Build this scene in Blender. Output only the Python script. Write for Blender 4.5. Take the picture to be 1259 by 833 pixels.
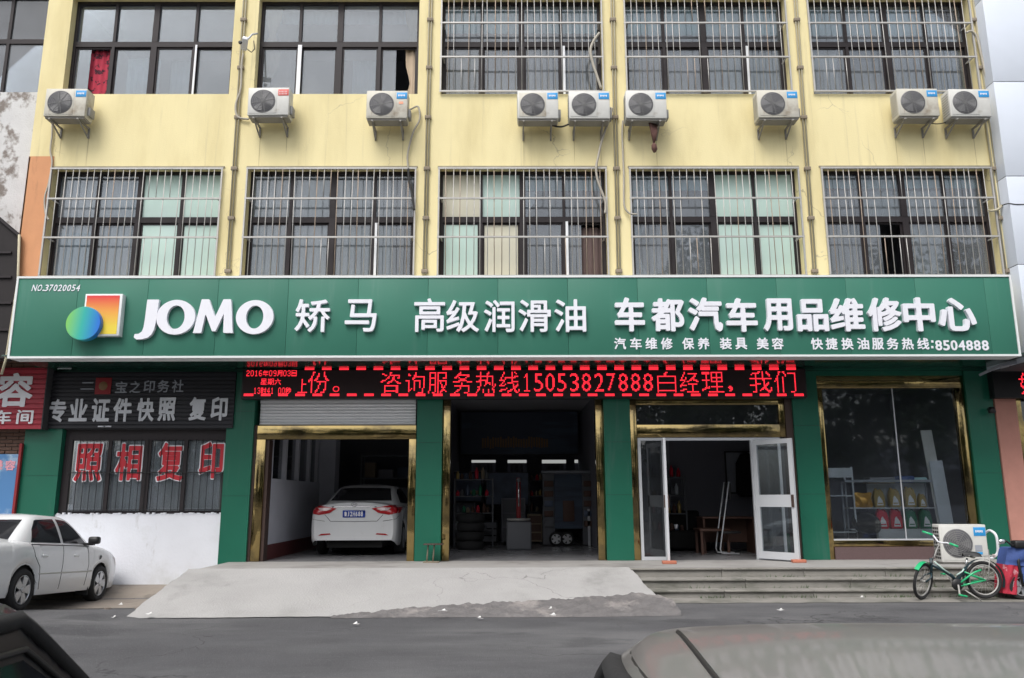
import bpy, bmesh, math, random
import numpy as np
from mathutils import Vector, Matrix
from mathutils.bvhtree import BVHTree
random.seed(7)
R = math.radians
SC = bpy.context.scene
COL = SC.collection
for o in list(bpy.data.objects): bpy.data.objects.remove(o)

# ------------------------------------------------------------------ camera
F_PX, PITCH, YAW, ROLL = 979.0, 0.19809, 0.0059057, -0.0032438
CAM = Vector((0, -14.0406, 1.55))
cd = bpy.data.cameras.new('camera'); cam = bpy.data.objects.new('camera', cd); COL.objects.link(cam)
cam.matrix_world = Matrix.Translation(CAM) @ Matrix.Rotation(-YAW, 4, 'Z') @ Matrix.Rotation(math.pi/2+PITCH, 4, 'X') @ Matrix.Rotation(ROLL, 4, 'Z')
cd.sensor_width = 36; cd.lens = F_PX/1259*36; cd.clip_start = 0.05; cd.clip_end = 3000
SC.camera = cam

# ------------------------------------------------------------------ sky, sun, exposure
SUN_EL, SUN_AZ = 55, 205          # high soft sun behind the camera
w = bpy.data.worlds.new("World"); SC.world = w; w.use_nodes = True
nt = w.node_tree; bg = nt.nodes['Background']
sky = nt.nodes.new('ShaderNodeTexSky'); sky.sky_type = 'NISHITA'; sky.sun_disc = False
sky.sun_elevation = R(SUN_EL); sky.sun_rotation = R(SUN_AZ); sky.air_density = 1.0; sky.dust_density = 4.0; sky.ozone_density = 1.0
hs = nt.nodes.new('ShaderNodeHueSaturation'); hs.inputs['Saturation'].default_value = 0.34
nt.links.new(sky.outputs[0], hs.inputs['Color']); nt.links.new(hs.outputs[0], bg.inputs[0])
bg.inputs[1].default_value = 0.15
sl = bpy.data.lights.new('sun', 'SUN'); sl.energy = 1.3; sl.angle = R(30); sl.color = (1, .965, .92)
so = bpy.data.objects.new('sun', sl); COL.objects.link(so)
sd = Vector((math.sin(R(SUN_AZ))*math.cos(R(SUN_EL)), math.cos(R(SUN_AZ))*math.cos(R(SUN_EL)), math.sin(R(SUN_EL))))
so.rotation_euler = sd.to_track_quat('Z', 'Y').to_euler()
SC.view_settings.view_transform = 'Standard'; SC.view_settings.look = 'None'
SC.view_settings.gamma = 1; SC.view_settings.exposure = 0.48
try: SC.view_settings.use_curve_mapping = False
except Exception: pass
SC.cycles.max_bounces = 8; SC.cycles.transparent_max_bounces = 12; SC.cycles.use_denoising = True
SC.cycles.sample_clamp_indirect = 6

# ------------------------------------------------------------------ picture point -> point on a real plane (measuring aid)
def _ray(u, v):
    u -= 629.5; v -= 416.5
    c, s = math.cos(-ROLL), math.sin(-ROLL); u, v = c*u-s*v, s*u+c*v
    x, d, z = u/F_PX, 1.0, -v/F_PX
    c, s = math.cos(PITCH), math.sin(PITCH); y, z = c*d-s*z, s*d+c*z
    c, s = math.cos(-YAW), math.sin(-YAW); x, y = c*x-s*y, s*x+c*y
    return Vector((x, y, z))
def at(u, v, Y):
    r = _ray(u, v); return CAM + r*((Y-CAM.y)/r.y)
def gz(u, v, Z):
    r = _ray(u, v); return CAM + r*((Z-CAM.z)/r.z)

# ------------------------------------------------------------------ materials
M = {}
def mat(name, col, rough=.6, metal=0, spec=.5, var=0, vs=3.0, vz=1.0, bump=0, bs=40, bstretch=(1,1,1), col2=None, c2s=1.0, c2t=(.5,.65), c2stretch=(1,1,1), emit=None, es=1, coat=0, streak=None, crack=None, speck=None):
    m = bpy.data.materials.new(name); m.use_nodes = True; n = m.node_tree; p = n.nodes['Principled BSDF']
    p.inputs['Roughness'].default_value = rough; p.inputs['Metallic'].default_value = metal
    p.inputs['Specular IOR Level'].default_value = spec; p.inputs['Coat Weight'].default_value = coat
    p.inputs['Coat Roughness'].default_value = .05
    base = (*col, 1)
    p.inputs['Base Color'].default_value = base
    tc = None
    def coords(stretch):
        nonlocal tc
        if tc is None: tc = n.nodes.new('ShaderNodeTexCoord')
        mp = n.nodes.new('ShaderNodeMapping'); mp.inputs['Scale'].default_value = stretch
        n.links.new(tc.outputs['Object'], mp.inputs['Vector']); return mp.outputs[0]
    def noise(scale, stretch=(1,1,1), detail=5, rough_=.55):
        t = n.nodes.new('ShaderNodeTexNoise'); t.inputs['Scale'].default_value = scale; t.inputs['Detail'].default_value = detail
        t.inputs['Roughness'].default_value = rough_
        n.links.new(coords(stretch), t.inputs['Vector']); return t.outputs['Fac']
    cur = None
    if var:
        f = noise(vs, (1,1,vz)); r = n.nodes.new('ShaderNodeMapRange'); n.links.new(f, r.inputs[0])
        r.inputs[1].default_value = .25; r.inputs[2].default_value = .75; r.inputs[3].default_value = 1-var; r.inputs[4].default_value = 1+var
        mx = n.nodes.new('ShaderNodeVectorMath'); mx.operation = 'SCALE'; mx.inputs[0].default_value = col
        n.links.new(r.outputs[0], mx.inputs['Scale']); cur = mx.outputs[0]
    if col2 is not None:
        f = noise(c2s, c2stretch, 7, .62); r = n.nodes.new('ShaderNodeMapRange'); n.links.new(f, r.inputs[0])
        r.inputs[1].default_value = c2t[0]; r.inputs[2].default_value = c2t[1]; r.interpolation_type = 'SMOOTHSTEP'
        mx = n.nodes.new('ShaderNodeMix'); mx.data_type = 'RGBA'; n.links.new(r.outputs[0], mx.inputs['Factor'])
        mx.inputs['A'].default_value = base
        if cur is not None: n.links.new(cur, mx.inputs['A'])
        mx.inputs['B'].default_value = (*col2, 1); cur = mx.outputs['Result']
    def over(fac_out, c):
        nonlocal cur
        mx = n.nodes.new('ShaderNodeMix'); mx.data_type = 'RGBA'; n.links.new(fac_out, mx.inputs['Factor']); mx.inputs['A'].default_value = base
        if cur is not None: n.links.new(cur, mx.inputs['A'])
        mx.inputs['B'].default_value = (*c, 1); cur = mx.outputs['Result']
    def rng(f, a, b, c, d):
        r = n.nodes.new('ShaderNodeMapRange'); r.interpolation_type = 'SMOOTHSTEP'; n.links.new(f, r.inputs[0])
        for k, v_ in enumerate((a, b, c, d)): r.inputs[k+1].default_value = v_
        return r.outputs[0]
    if streak:   # (colour, scale, stretch, lo, hi, amount)
        over(rng(noise(streak[1], streak[2], 6, .6), streak[3], streak[4], 0, streak[5]), streak[0])
    if speck:    # (colour, scale, lo, hi, amount)
        over(rng(noise(speck[1], (1,1,1), 2, .5), speck[2], speck[3], 0, speck[4]), speck[0])
    if crack:    # (colour, scale, width, amount)
        vo = n.nodes.new('ShaderNodeTexVoronoi'); vo.feature = 'DISTANCE_TO_EDGE'; vo.inputs['Scale'].default_value = crack[1]
        nz = n.nodes.new('ShaderNodeTexNoise'); nz.inputs['Scale'].default_value = crack[1]*3; nz.inputs['Detail'].default_value = 4; cc = coords((1,1,1)); n.links.new(cc, nz.inputs['Vector'])
        ad = n.nodes.new('ShaderNodeVectorMath'); ad.operation = 'MULTIPLY_ADD'; n.links.new(nz.outputs['Color'], ad.inputs[0]); ad.inputs[1].default_value = (.5/crack[1],)*3; n.links.new(cc, ad.inputs[2]); n.links.new(ad.outputs[0], vo.inputs['Vector'])
        a = rng(vo.outputs['Distance'], 0, crack[2], 1, 0); b_ = rng(noise(crack[1]*.7, (1,1,1), 2), .48, .60, 0, crack[3])
        ml = n.nodes.new('ShaderNodeMath'); ml.operation = 'MULTIPLY'; n.links.new(a, ml.inputs[0]); n.links.new(b_, ml.inputs[1]); over(ml.outputs[0], crack[0])
    if cur is not None: n.links.new(cur, p.inputs['Base Color'])
    if bump:
        f = noise(bs, bstretch, 6, .6); b = n.nodes.new('ShaderNodeBump'); b.inputs['Strength'].default_value = bump; b.inputs['Distance'].default_value = .02
        n.links.new(f, b.inputs['Height']); n.links.new(b.outputs[0], p.inputs['Normal'])
    if emit is not None:
        p.inputs['Emission Color'].default_value = (*emit, 1); p.inputs['Emission Strength'].default_value = es
    M[name] = m; return m

def glass(name, tint, refl=.12, rough=.01, dust=0.0):
    m = bpy.data.materials.new(name); m.use_nodes = True; n = m.node_tree
    for x in list(n.nodes): n.nodes.remove(x)
    out = n.nodes.new('ShaderNodeOutputMaterial'); mx = n.nodes.new('ShaderNodeMixShader')
    t = n.nodes.new('ShaderNodeBsdfTransparent'); t.inputs[0].default_value = (*tint, 1)
    gl = n.nodes.new('ShaderNodeBsdfGlossy'); gl.inputs['Roughness'].default_value = rough; gl.inputs[0].default_value = (.95,.97,1,1)
    fr = n.nodes.new('ShaderNodeFresnel'); fr.inputs[0].default_value = 1.5
    ad = n.nodes.new('ShaderNodeMath'); ad.operation = 'MULTIPLY_ADD'; ad.inputs[1].default_value = 1-refl; ad.inputs[2].default_value = refl; ad.use_clamp = True
    n.links.new(fr.outputs[0], ad.inputs[0]); n.links.new(ad.outputs[0], mx.inputs[0])
    df = n.nodes.new('ShaderNodeBsdfDiffuse'); df.inputs[0].default_value = (.40,.43,.47,1); m2 = n.nodes.new('ShaderNodeMixShader'); m2.inputs[0].default_value = dust
    tc = n.nodes.new('ShaderNodeTexCoord'); nz = n.nodes.new('ShaderNodeTexNoise'); nz.inputs['Scale'].default_value = .9; nz.inputs['Detail'].default_value = 4
    n.links.new(tc.outputs['Object'], nz.inputs['Vector']); mp = n.nodes.new('ShaderNodeMapRange'); mp.inputs[1].default_value = .3; mp.inputs[2].default_value = .7
    mp.inputs[3].default_value = dust*.45; mp.inputs[4].default_value = dust*1.5; n.links.new(nz.outputs['Fac'], mp.inputs[0]); n.links.new(mp.outputs[0], m2.inputs[0])
    n.links.new(t.outputs[0], m2.inputs[1]); n.links.new(df.outputs[0], m2.inputs[2])
    n.links.new(m2.outputs[0], mx.inputs[1]); n.links.new(gl.outputs[0], mx.inputs[2]); n.links.new(mx.outputs[0], out.inputs[0])
    M[name] = m; return m

mat('yellow_plaster', (.80,.705,.40), .85, var=.05, vs=1.2, vz=.5, bump=.18, bs=40, col2=(.68,.585,.31), c2s=.5, c2t=(.45,.7), c2stretch=(2,1,.5), streak=((.42,.36,.22), 1.6, (5,1,.22), .56, .80, .62), crack=((.35,.30,.20), .55, .006, .7))
mat('orange_plaster', (.62,.30,.15), .85, var=.12, vs=2.2, vz=.5, bump=.2, bs=50, col2=(.40,.19,.10), c2s=1.3, c2t=(.56,.75), c2stretch=(3,1,.7))
mat('peeling_white', (.62,.62,.62), .9, var=.08, vs=3, bump=.5, bs=30, col2=(.22,.19,.17), c2s=2.4, c2t=(.49,.60), c2stretch=(1,1,.8))
mat('white_wall', (.73,.75,.80), .85, var=.04, vs=2, bump=.3, bs=25, col2=(.60,.61,.62), c2s=1.1, c2t=(.5,.75), streak=((.42,.41,.39), 2.2, (2,1,.8), .62, .75, .6))
mat('stain', (.30,.27,.20), .9, var=.2)
mat('green_panel', (.012,.125,.078), .36, var=.07, vs=1.2, spec=.45, bump=.03, bs=2.5, streak=((.07,.15,.12), 2.0, (3,1,.3), .55, .8, .5))
mat('sign_green', (.038,.168,.118), .5, var=.06, vs=.7, spec=.3, bump=.02, bs=1.5, streak=((.10,.22,.18), 1.5, (3,1,.25), .55, .8, .45))
mat('soffit_green', (.010,.05,.035), .12, spec=.9, bump=.02, bs=3)
mat('sign_edge', (.72,.75,.75), .5)
mat('letter_white', (.78,.79,.85), .45, streak=((.55,.55,.56), 3, (2,1,.6), .55, .8, .5))
mat('letter_grey', (.62,.64,.68), .6, var=.06, vs=8)
mat('gold_mirror', (.40,.30,.13), .09, metal=1, bump=.28, bs=2.6, bstretch=(1,1,.8), col2=(.22,.17,.09), c2s=2.2, c2t=(.45,.65))
mat('brown_frame', (.06,.035,.028), .5)
mat('dark_frame', (.030,.025,.027), .5, spec=.25, var=.1, vs=8)
mat('aluminium', (.62,.64,.67), .4, metal=.25)
mat('white_strip', (.80,.82,.84), .5)
mat('steel_bar', (.44,.43,.41), .45, metal=.25, var=.12, vs=6)
mat('rusty_bar', (.36,.29,.23), .7, metal=.1, var=.25, vs=5)
mat('shutter_metal', (.80,.81,.83), .5, metal=.2)
mat('maroon_granite', (.13,.085,.085), .5, var=.25, vs=60)
mat('concrete_ramp', (.365,.36,.355), .9, var=.08, vs=1.2, bump=.5, bs=35, col2=(.29,.29,.28), c2s=.9, c2t=(.50,.78), streak=((.20,.20,.19), 1.0, (1,.6,1), .61, .72, .45), speck=((.25,.25,.24), 30, .62, .74, .3), crack=((.17,.165,.16), .45, .006, .8))
mat('concrete_rough', (.145,.138,.138), .95, var=.22, vs=6, bump=1.0, bs=24, col2=(.27,.25,.24), c2s=1.6, c2t=(.5,.64))
mat('concrete_step', (.235,.225,.205), .9, var=.12, vs=3, bump=.35, bs=40, col2=(.13,.13,.11), c2s=1.2, c2t=(.44,.66), c2stretch=(1,1,3))
mat('platform_floor', (.33,.32,.31), .75, streak=((.17,.16,.15), 1.3, (1,1.5,1), .56, .7, .5), var=.08, vs=2, bump=.12, bs=40, col2=(.24,.23,.22), c2s=.8, c2t=(.5,.7))
mat('inner_floor', (.26,.26,.27), .25, var=.12, vs=2, spec=.5)
mat('asphalt', (.082,.082,.088), .9, var=.16, vs=1.4, bump=.9, bs=70, col2=(.150,.150,.154), c2s=.42, c2t=(.38,.64), c2stretch=(.35,1,1), speck=((.26,.26,.26), 42, .60, .72, .35), streak=((.045,.045,.05), .8, (.6,1,1), .56, .66, .55), crack=((.03,.03,.032), .5, .008, .9))
mat('dirt', (.27,.235,.20), .95, var=.12, vs=3, bump=.5, bs=30, col2=(.17,.15,.13), c2s=1.5, c2t=(.5,.66))
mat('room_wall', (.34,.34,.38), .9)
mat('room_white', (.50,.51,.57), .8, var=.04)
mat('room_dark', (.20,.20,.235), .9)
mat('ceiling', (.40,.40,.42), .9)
mat('maroon_paint', (.12,.03,.03), .6)
mat('ac_aged', (.55,.53,.46), .55, var=.1, vs=5, col2=(.36,.31,.24), c2s=3, c2t=(.5,.75), streak=((.28,.20,.13), 5, (3,1,.4), .58, .75, .6))
mat('ac_white', (.60,.60,.57), .5, var=.07, vs=5, col2=(.45,.43,.38), c2s=3, c2t=(.6,.8))
mat('ac_grille', (.27,.27,.265), .6)
mat('ac_fan', (.12,.12,.13), .5)
mat('sticker_blue', (.03,.30,.66), .5)
mat('sticker_red', (.65,.10,.08), .5)
mat('sticker_orange', (.80,.35,.22), .5)
mat('bracket', (.30,.29,.27), .7, metal=.3)
mat('cable_black', (.02,.02,.02), .6)
mat('cable_grey', (.42,.39,.33), .7, var=.1)
mat('pipe_paint', (.46,.42,.30), .8, var=.12, vs=5, vz=.4)
mat('clamp', (.24,.20,.15), .8)
mat('cloth_brown', (.12,.06,.05), .95)
mat('curtain_pale', (.68,.71,.76), .9, var=.05); mat('curtain_blue', (.52,.63,.70), .9, var=.05)
mat('curtain_grey', (.60,.59,.57), .9, var=.1); mat('curtain_dark', (.26,.25,.27), .9, var=.1)
mat('curtain_brown', (.13,.09,.085), .9, var=.1); mat('curtain_teal', (.42,.66,.68), .9, var=.08)
mat('curtain_beige', (.48,.38,.28), .9, var=.1); mat('curtain_red', (.40,.03,.06), .9, col2=(.05,.01,.02), c2s=9, c2t=(.5,.55))
mat('film_mint', (.50,.66,.60), .35, var=.06, vs=2.5, vz=.4, col2=(.50,.64,.60), c2s=1.4, c2t=(.4,.7))
mat('film_cream', (.62,.60,.48), .4, var=.06, vs=2, col2=(.55,.32,.15), c2s=1.3, c2t=(.62,.74), c2stretch=(2,1,.6))
glass('window_glass', (.84,.89,.91), .03, .01, .22); glass('shop_glass', (.92,.95,.96), .012, .03, .02); glass('dark_glass', (.30,.33,.36), .05, .01, .06)
mat('corrugated_black', (.022,.022,.028), .5, var=.15, vs=1.5, vz=6, spec=.4)
mat('corrugated_red', (.36,.025,.045), .5, var=.12, vs=2, vz=4)
mat('red_vinyl', (.55,.02,.035), .5); mat('white_vinyl', (.75,.76,.80), .5); mat('seal_red', (.26,.015,.02), .6)
mat('led_housing', (.012,.012,.014), .4); mat('led_face', (.028,.012,.014), .5)
mat('led_red', (.5,.01,.02), .5, emit=(1,.025,.045), es=1.35)
mat('brick_red', (.20,.12,.09), .9, var=.3, vs=5, bump=.3); mat('mortar', (.17,.155,.14), .95, bump=.4)
mat('poster_blue', (.08,.22,.46), .5, col2=(.45,.58,.68), c2s=1.2, c2t=(.48,.62)); mat('poster_pink', (.75,.35,.42), .6)
mat('panel_cladding', (.62,.67,.75), .4, var=.02, metal=.1); mat('dark_joint', (.05,.05,.055), .8)
mat('salmon_paint', (.50,.24,.19), .8, var=.08, vs=4); mat('dark_roofing', (.020,.017,.018), .85, var=.2, vs=2)
mat('rubber', (.018,.018,.019), .8, bump=.1); mat('car_white', (.72,.735,.745), .25, coat=.6, var=.015, vs=2, speck=((.55,.55,.53), 9, .60, .8, .25))
mat('car_dirt', (.52,.52,.48), .6, var=.05); mat('car_black', (.016,.012,.018), .28, coat=.4, var=.1)
mat('car_dusty', (.185,.178,.172), .36, metal=.1, var=.08, vs=2.2, col2=(.215,.207,.198), c2s=2.2, c2t=(.42,.7), coat=.3, speck=((.20,.19,.18), 60, .58, .72, .35))
mat('car_glass', (.016,.017,.020), .08, spec=.45); mat('under_black', (.008,.008,.008), .9)
mat('chrome', (.75,.76,.78), .12, metal=1); mat('alloy', (.50,.51,.53), .35, metal=.7)
mat('lamp_red', (.42,.012,.018), .15, spec=.8, coat=.6); mat('lamp_clear', (.70,.55,.55), .15, coat=.5); mat('gap_black', (.03,.03,.03), .8)
mat('plate_blue', (.03,.09,.50), .4); mat('trim_black', (.015,.015,.016), .45)
mat('rust_run', (.50,.42,.23), .9)
mat('fan_grey', (.17,.17,.175), .5)
mat('bike_green', (.02,.42,.17), .3, coat=.4); mat('bike_dark', (.012,.035,.045), .35, coat=.3)
mat('quilt_blue', (.045,.085,.26), .8, bump=.3, bs=20, var=.15, vs=5); mat('quilt_red', (.42,.02,.045), .75, bump=.3, bs=20, var=.15, vs=5, col2=(.55,.25,.28), c2s=7, c2t=(.58,.64))
mat('oil_red', (.62,.02,.05), .3); mat('oil_green', (.01,.16,.08), .3); mat('oil_gold', (.45,.33,.12), .3, metal=.4)
mat('bag_gold', (.70,.38,.08), .35, metal=.4, bump=.5, bs=6); mat('banner_dark', (.035,.05,.085), .5, col2=(.05,.08,.13), c2s=.8, c2t=(.5,.6), c2stretch=(.5,1,3))
mat('banner_gold', (.22,.12,.05), .5); mat('poster_dark', (.10,.13,.20), .5, var=.4, vs=3)
mat('wood_brown', (.10,.05,.035), .6); mat('cardboard', (.30,.24,.17), .8); mat('tree_trunk', (.09,.07,.05), .9)
mat('leaf', (.045,.085,.028), .7, var=.3, vs=.8); mat('litter', (.75,.75,.74), .8); mat('brick_orange', (.45,.16,.10), .85, var=.1)
mat('weed', (.05,.10,.03), .8); mat('shelf_white', (.55,.58,.63), .5); mat('grey_paint', (.30,.32,.36), .6); mat('dim_grey', (.13,.135,.15), .6); mat('stone_dark', (.20,.17,.145), .95, bump=.6)

# ------------------------------------------------------------------ mesh builder
class MB:
    def __init__(s): s.v = []; s.f = []; s.sm = []
    def quad(s, a, b, c, d, smooth=False):
        i = len(s.v); s.v += [tuple(a), tuple(b), tuple(c), tuple(d)]; s.f.append((i,i+1,i+2,i+3)); s.sm.append(smooth); return s
    def poly(s, pts, smooth=False):
        i = len(s.v); s.v += [tuple(p) for p in pts]; s.f.append(tuple(range(i, i+len(pts)))); s.sm.append(smooth); return s
    def box(s, x0, x1, y0, y1, z0, z1, m=None):
        P = [Vector((x,y,z)) for z in (z0,z1) for y in (y0,y1) for x in (x0,x1)]
        if m is not None: P = [m @ p for p in P]
        i = len(s.v); s.v += [tuple(p) for p in P]
        for f in ((0,2,3,1),(4,5,7,6),(0,1,5,4),(2,6,7,3),(0,4,6,2),(1,3,7,5)): s.f.append(tuple(i+k for k in f)); s.sm.append(False)
        return s
    def bbox_bev(s, x0, x1, y0, y1, z0, z1, b=.02, m=None):
        bm = bmesh.new(); bmesh.ops.create_cube(bm, size=1)
        for v in bm.verts: v.co = Vector(((x0+x1)/2+v.co.x*(x1-x0), (y0+y1)/2+v.co.y*(y1-y0), (z0+z1)/2+v.co.z*(z1-z0)))
        bmesh.ops.bevel(bm, geom=bm.edges[:], offset=b, segments=2, affect='EDGES', profile=.5)
        return s.addbm(bm, m, True)
    def addbm(s, bm, m=None, smooth=False):
        i = len(s.v)
        bm.verts.index_update()
        for v in bm.verts: s.v.append(tuple(m @ v.co) if m is not None else tuple(v.co))
        for f in bm.faces: s.f.append(tuple(i+v.index for v in f.verts)); s.sm.append(smooth)
        bm.free(); return s
    def bar(s, a, b, w, h=None):
        a = Vector(a); b = Vector(b); h = h or w; d = (b-a); L = d.length
        q = d.to_track_quat('Z', 'Y').to_matrix().to_4x4(); q.translation = a
        return s.box(-w/2, w/2, -h/2, h/2, 0, L, q)
    def tube(s, pts, r, n=8, closed=False, cap=True):
        pts = [Vector(p) for p in pts]; N = len(pts); rr = r if isinstance(r, (list,tuple)) else [r]*N
        up = None; rings = []
        for i, p in enumerate(pts):
            t = (pts[(i+1) % N]-pts[i-1]) if closed else (pts[min(i+1,N-1)]-pts[max(i-1,0)])
            t = t.normalized() if t.length > 1e-9 else Vector((0,0,1))
            if up is None:
                up = Vector((0,0,1)) if abs(t.z) < .9 else Vector((1,0,0))
            u = (up - t*up.dot(t)); u = u.normalized() if u.length > 1e-6 else t.orthogonal().normalized(); up = u; w_ = t.cross(u)
            k = len(s.v); rings.append(k)
            for j in range(n):
                a = 2*math.pi*j/n; s.v.append(tuple(p + (u*math.cos(a)+w_*math.sin(a))*rr[i]))
        for i in range(N if closed else N-1):
            a, b = rings[i], rings[(i+1) % N]
            for j in range(n): s.f.append((a+j, a+(j+1)%n, b+(j+1)%n, b+j)); s.sm.append(True)
        if cap and not closed:
            s.f.append(tuple(rings[0]+j for j in reversed(range(n)))); s.sm.append(False)
            s.f.append(tuple(rings[-1]+j for j in range(n))); s.sm.append(False)
        return s
    def lathe(s, prof, n=24, m=None, axis='Z', smooth=True):
        k = len(s.v); P = len(prof)
        for i in range(n):
            a = 2*math.pi*i/n
            for (r, h) in prof:
                p = Vector((r*math.cos(a), r*math.sin(a), h)) if axis == 'Z' else Vector((r*math.cos(a), h, r*math.sin(a)))
                s.v.append(tuple(m @ p) if m is not None else tuple(p))
        for i in range(n):
            for j in range(P-1):
                a = k+i*P+j; b = k+((i+1) % n)*P+j
                s.f.append((a, b, b+1, a+1)); s.sm.append(smooth)
        return s
    def grid(s, fn, nu, nv, smooth=True):
        k = len(s.v)
        for i in range(nu+1):
            for j in range(nv+1): s.v.append(tuple(fn(i/nu, j/nv)))
        for i in range(nu):
            for j in range(nv):
                a = k+i*(nv+1)+j; s.f.append((a, a+nv+1, a+nv+2, a+1)); s.sm.append(smooth)
        return s
    def mesh(s, name):
        me = bpy.data.meshes.new(name); me.from_pydata(s.v, [], s.f)
        me.polygons.foreach_set('use_smooth', s.sm); me.update(); return me
    def build(s, name, m, parent=None, loc=None, angle=None):
        me = s.mesh(name)
        if angle:
            try: me.set_sharp_from_angle(angle=R(angle))
            except Exception: pass
        return obj(name, me, m, parent, loc)
def obj(name, me, m, parent=None, loc=None):
    o = bpy.data.objects.new(name, me); COL.objects.link(o)
    if m is not None and len(me.materials) == 0: me.materials.append(M[m] if isinstance(m, str) else m)
    if parent is not None: o.parent = parent
    if loc is not None: o.location = loc
    return o
def tag(o, label=None, cat=None, group=None, kind=None):
    if label: o['label'] = label
    if cat: o['category'] = cat
    if group: o['group'] = group
    if kind: o['kind'] = kind
    return o
def thing(name, label, cat, loc=(0,0,0), rz=0, group=None):
    o = bpy.data.objects.new(name, None); COL.objects.link(o); o.location = loc; o.rotation_euler = (0,0,rz)
    o.empty_display_size = .1
    return tag(o, label, cat, group)
KIDS = {}
def copy_tree(o, parent=None):
    c = o.copy(); COL.objects.link(c)
    if parent is not None: c.parent = parent
    for ch in [x for x in bpy.data.objects if x.parent == o]: copy_tree(ch, c)
    return c
def share(name, me, m, parent, loc, scale=None, rot=None):
    o = obj(name, me, m, parent, loc)
    if scale: o.scale = scale
    if rot: o.rotation_euler = rot
    return o

# ------------------------------------------------------------------ lettering: outline -> distance field -> solid glyph
_gc = {}
def contours(ch, shear=0):
    c = bpy.data.curves.new('glyph', 'FONT'); c.body = ch; c.size = 1; c.resolution_u = 3; c.fill_mode = 'NONE'; c.shear = shear
    o = bpy.data.objects.new('glyph', c); COL.objects.link(o)
    dg = bpy.context.evaluated_depsgraph_get(); me = bpy.data.meshes.new_from_object(o.evaluated_get(dg))
    V = np.array([v.co[:2] for v in me.vertices]); E = np.array([e.vertices[:] for e in me.edges])
    bpy.data.objects.remove(o); bpy.data.curves.remove(c); bpy.data.meshes.remove(me)
    return V[E[:,0]], V[E[:,1]]
def segs(loops):
    A, B = [], []
    for L in loops:
        for i in range(len(L)): A.append(L[i]); B.append(L[(i+1) % len(L)])
    return np.array(A, float), np.array(B, float)
def sdf(A, B, X, Y):
    px, py = X.ravel(), Y.ravel(); d = np.full(px.shape, 1e9); ins = np.zeros(px.shape, bool)
    for a, b in zip(A, B):
        e = b-a; L = e@e
        if L < 1e-14: continue
        t = np.clip(((px-a[0])*e[0]+(py-a[1])*e[1])/L, 0, 1)
        d = np.minimum(d, (px-a[0]-t*e[0])**2+(py-a[1]-t*e[1])**2)
        c = (a[1] > py) != (b[1] > py)
        if abs(e[1]) > 1e-12: ins ^= c & (px < e[0]*(py-a[1])/e[1]+a[0])
    d = np.sqrt(d); d[ins] *= -1
    return d.reshape(X.shape)
CUSTOM = {
 'J_': [[(.47,1),(1,1),(.985,.93),(.93,.42),(.88,.24),(.78,.12),(.62,.045),(.40,.01),(.12,0),(.0,.05),(.02,.13),(.20,.135),(.34,.19),(.40,.30),(.43,.50),(.46,.93)]],
 'M_': [[(0,0),(.02,.03),(.16,.95),(.17,1),(.35,1),(.53,.46),(.71,1),(.89,1),(.90,.95),(.985,.03),(1,0),(.76,0),(.745,.60),(.56,.05),(.48,.05),(.285,.58),(.21,0)]],
 'O_': [[(.5+.5*math.cos(a*math.pi/24), .5+.5*math.sin(a*math.pi/24)) for a in range(48)], [(.5+.235*math.cos(a*math.pi/18), .5+.345*math.sin(a*math.pi/18)) for a in range(36)]]}
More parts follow.
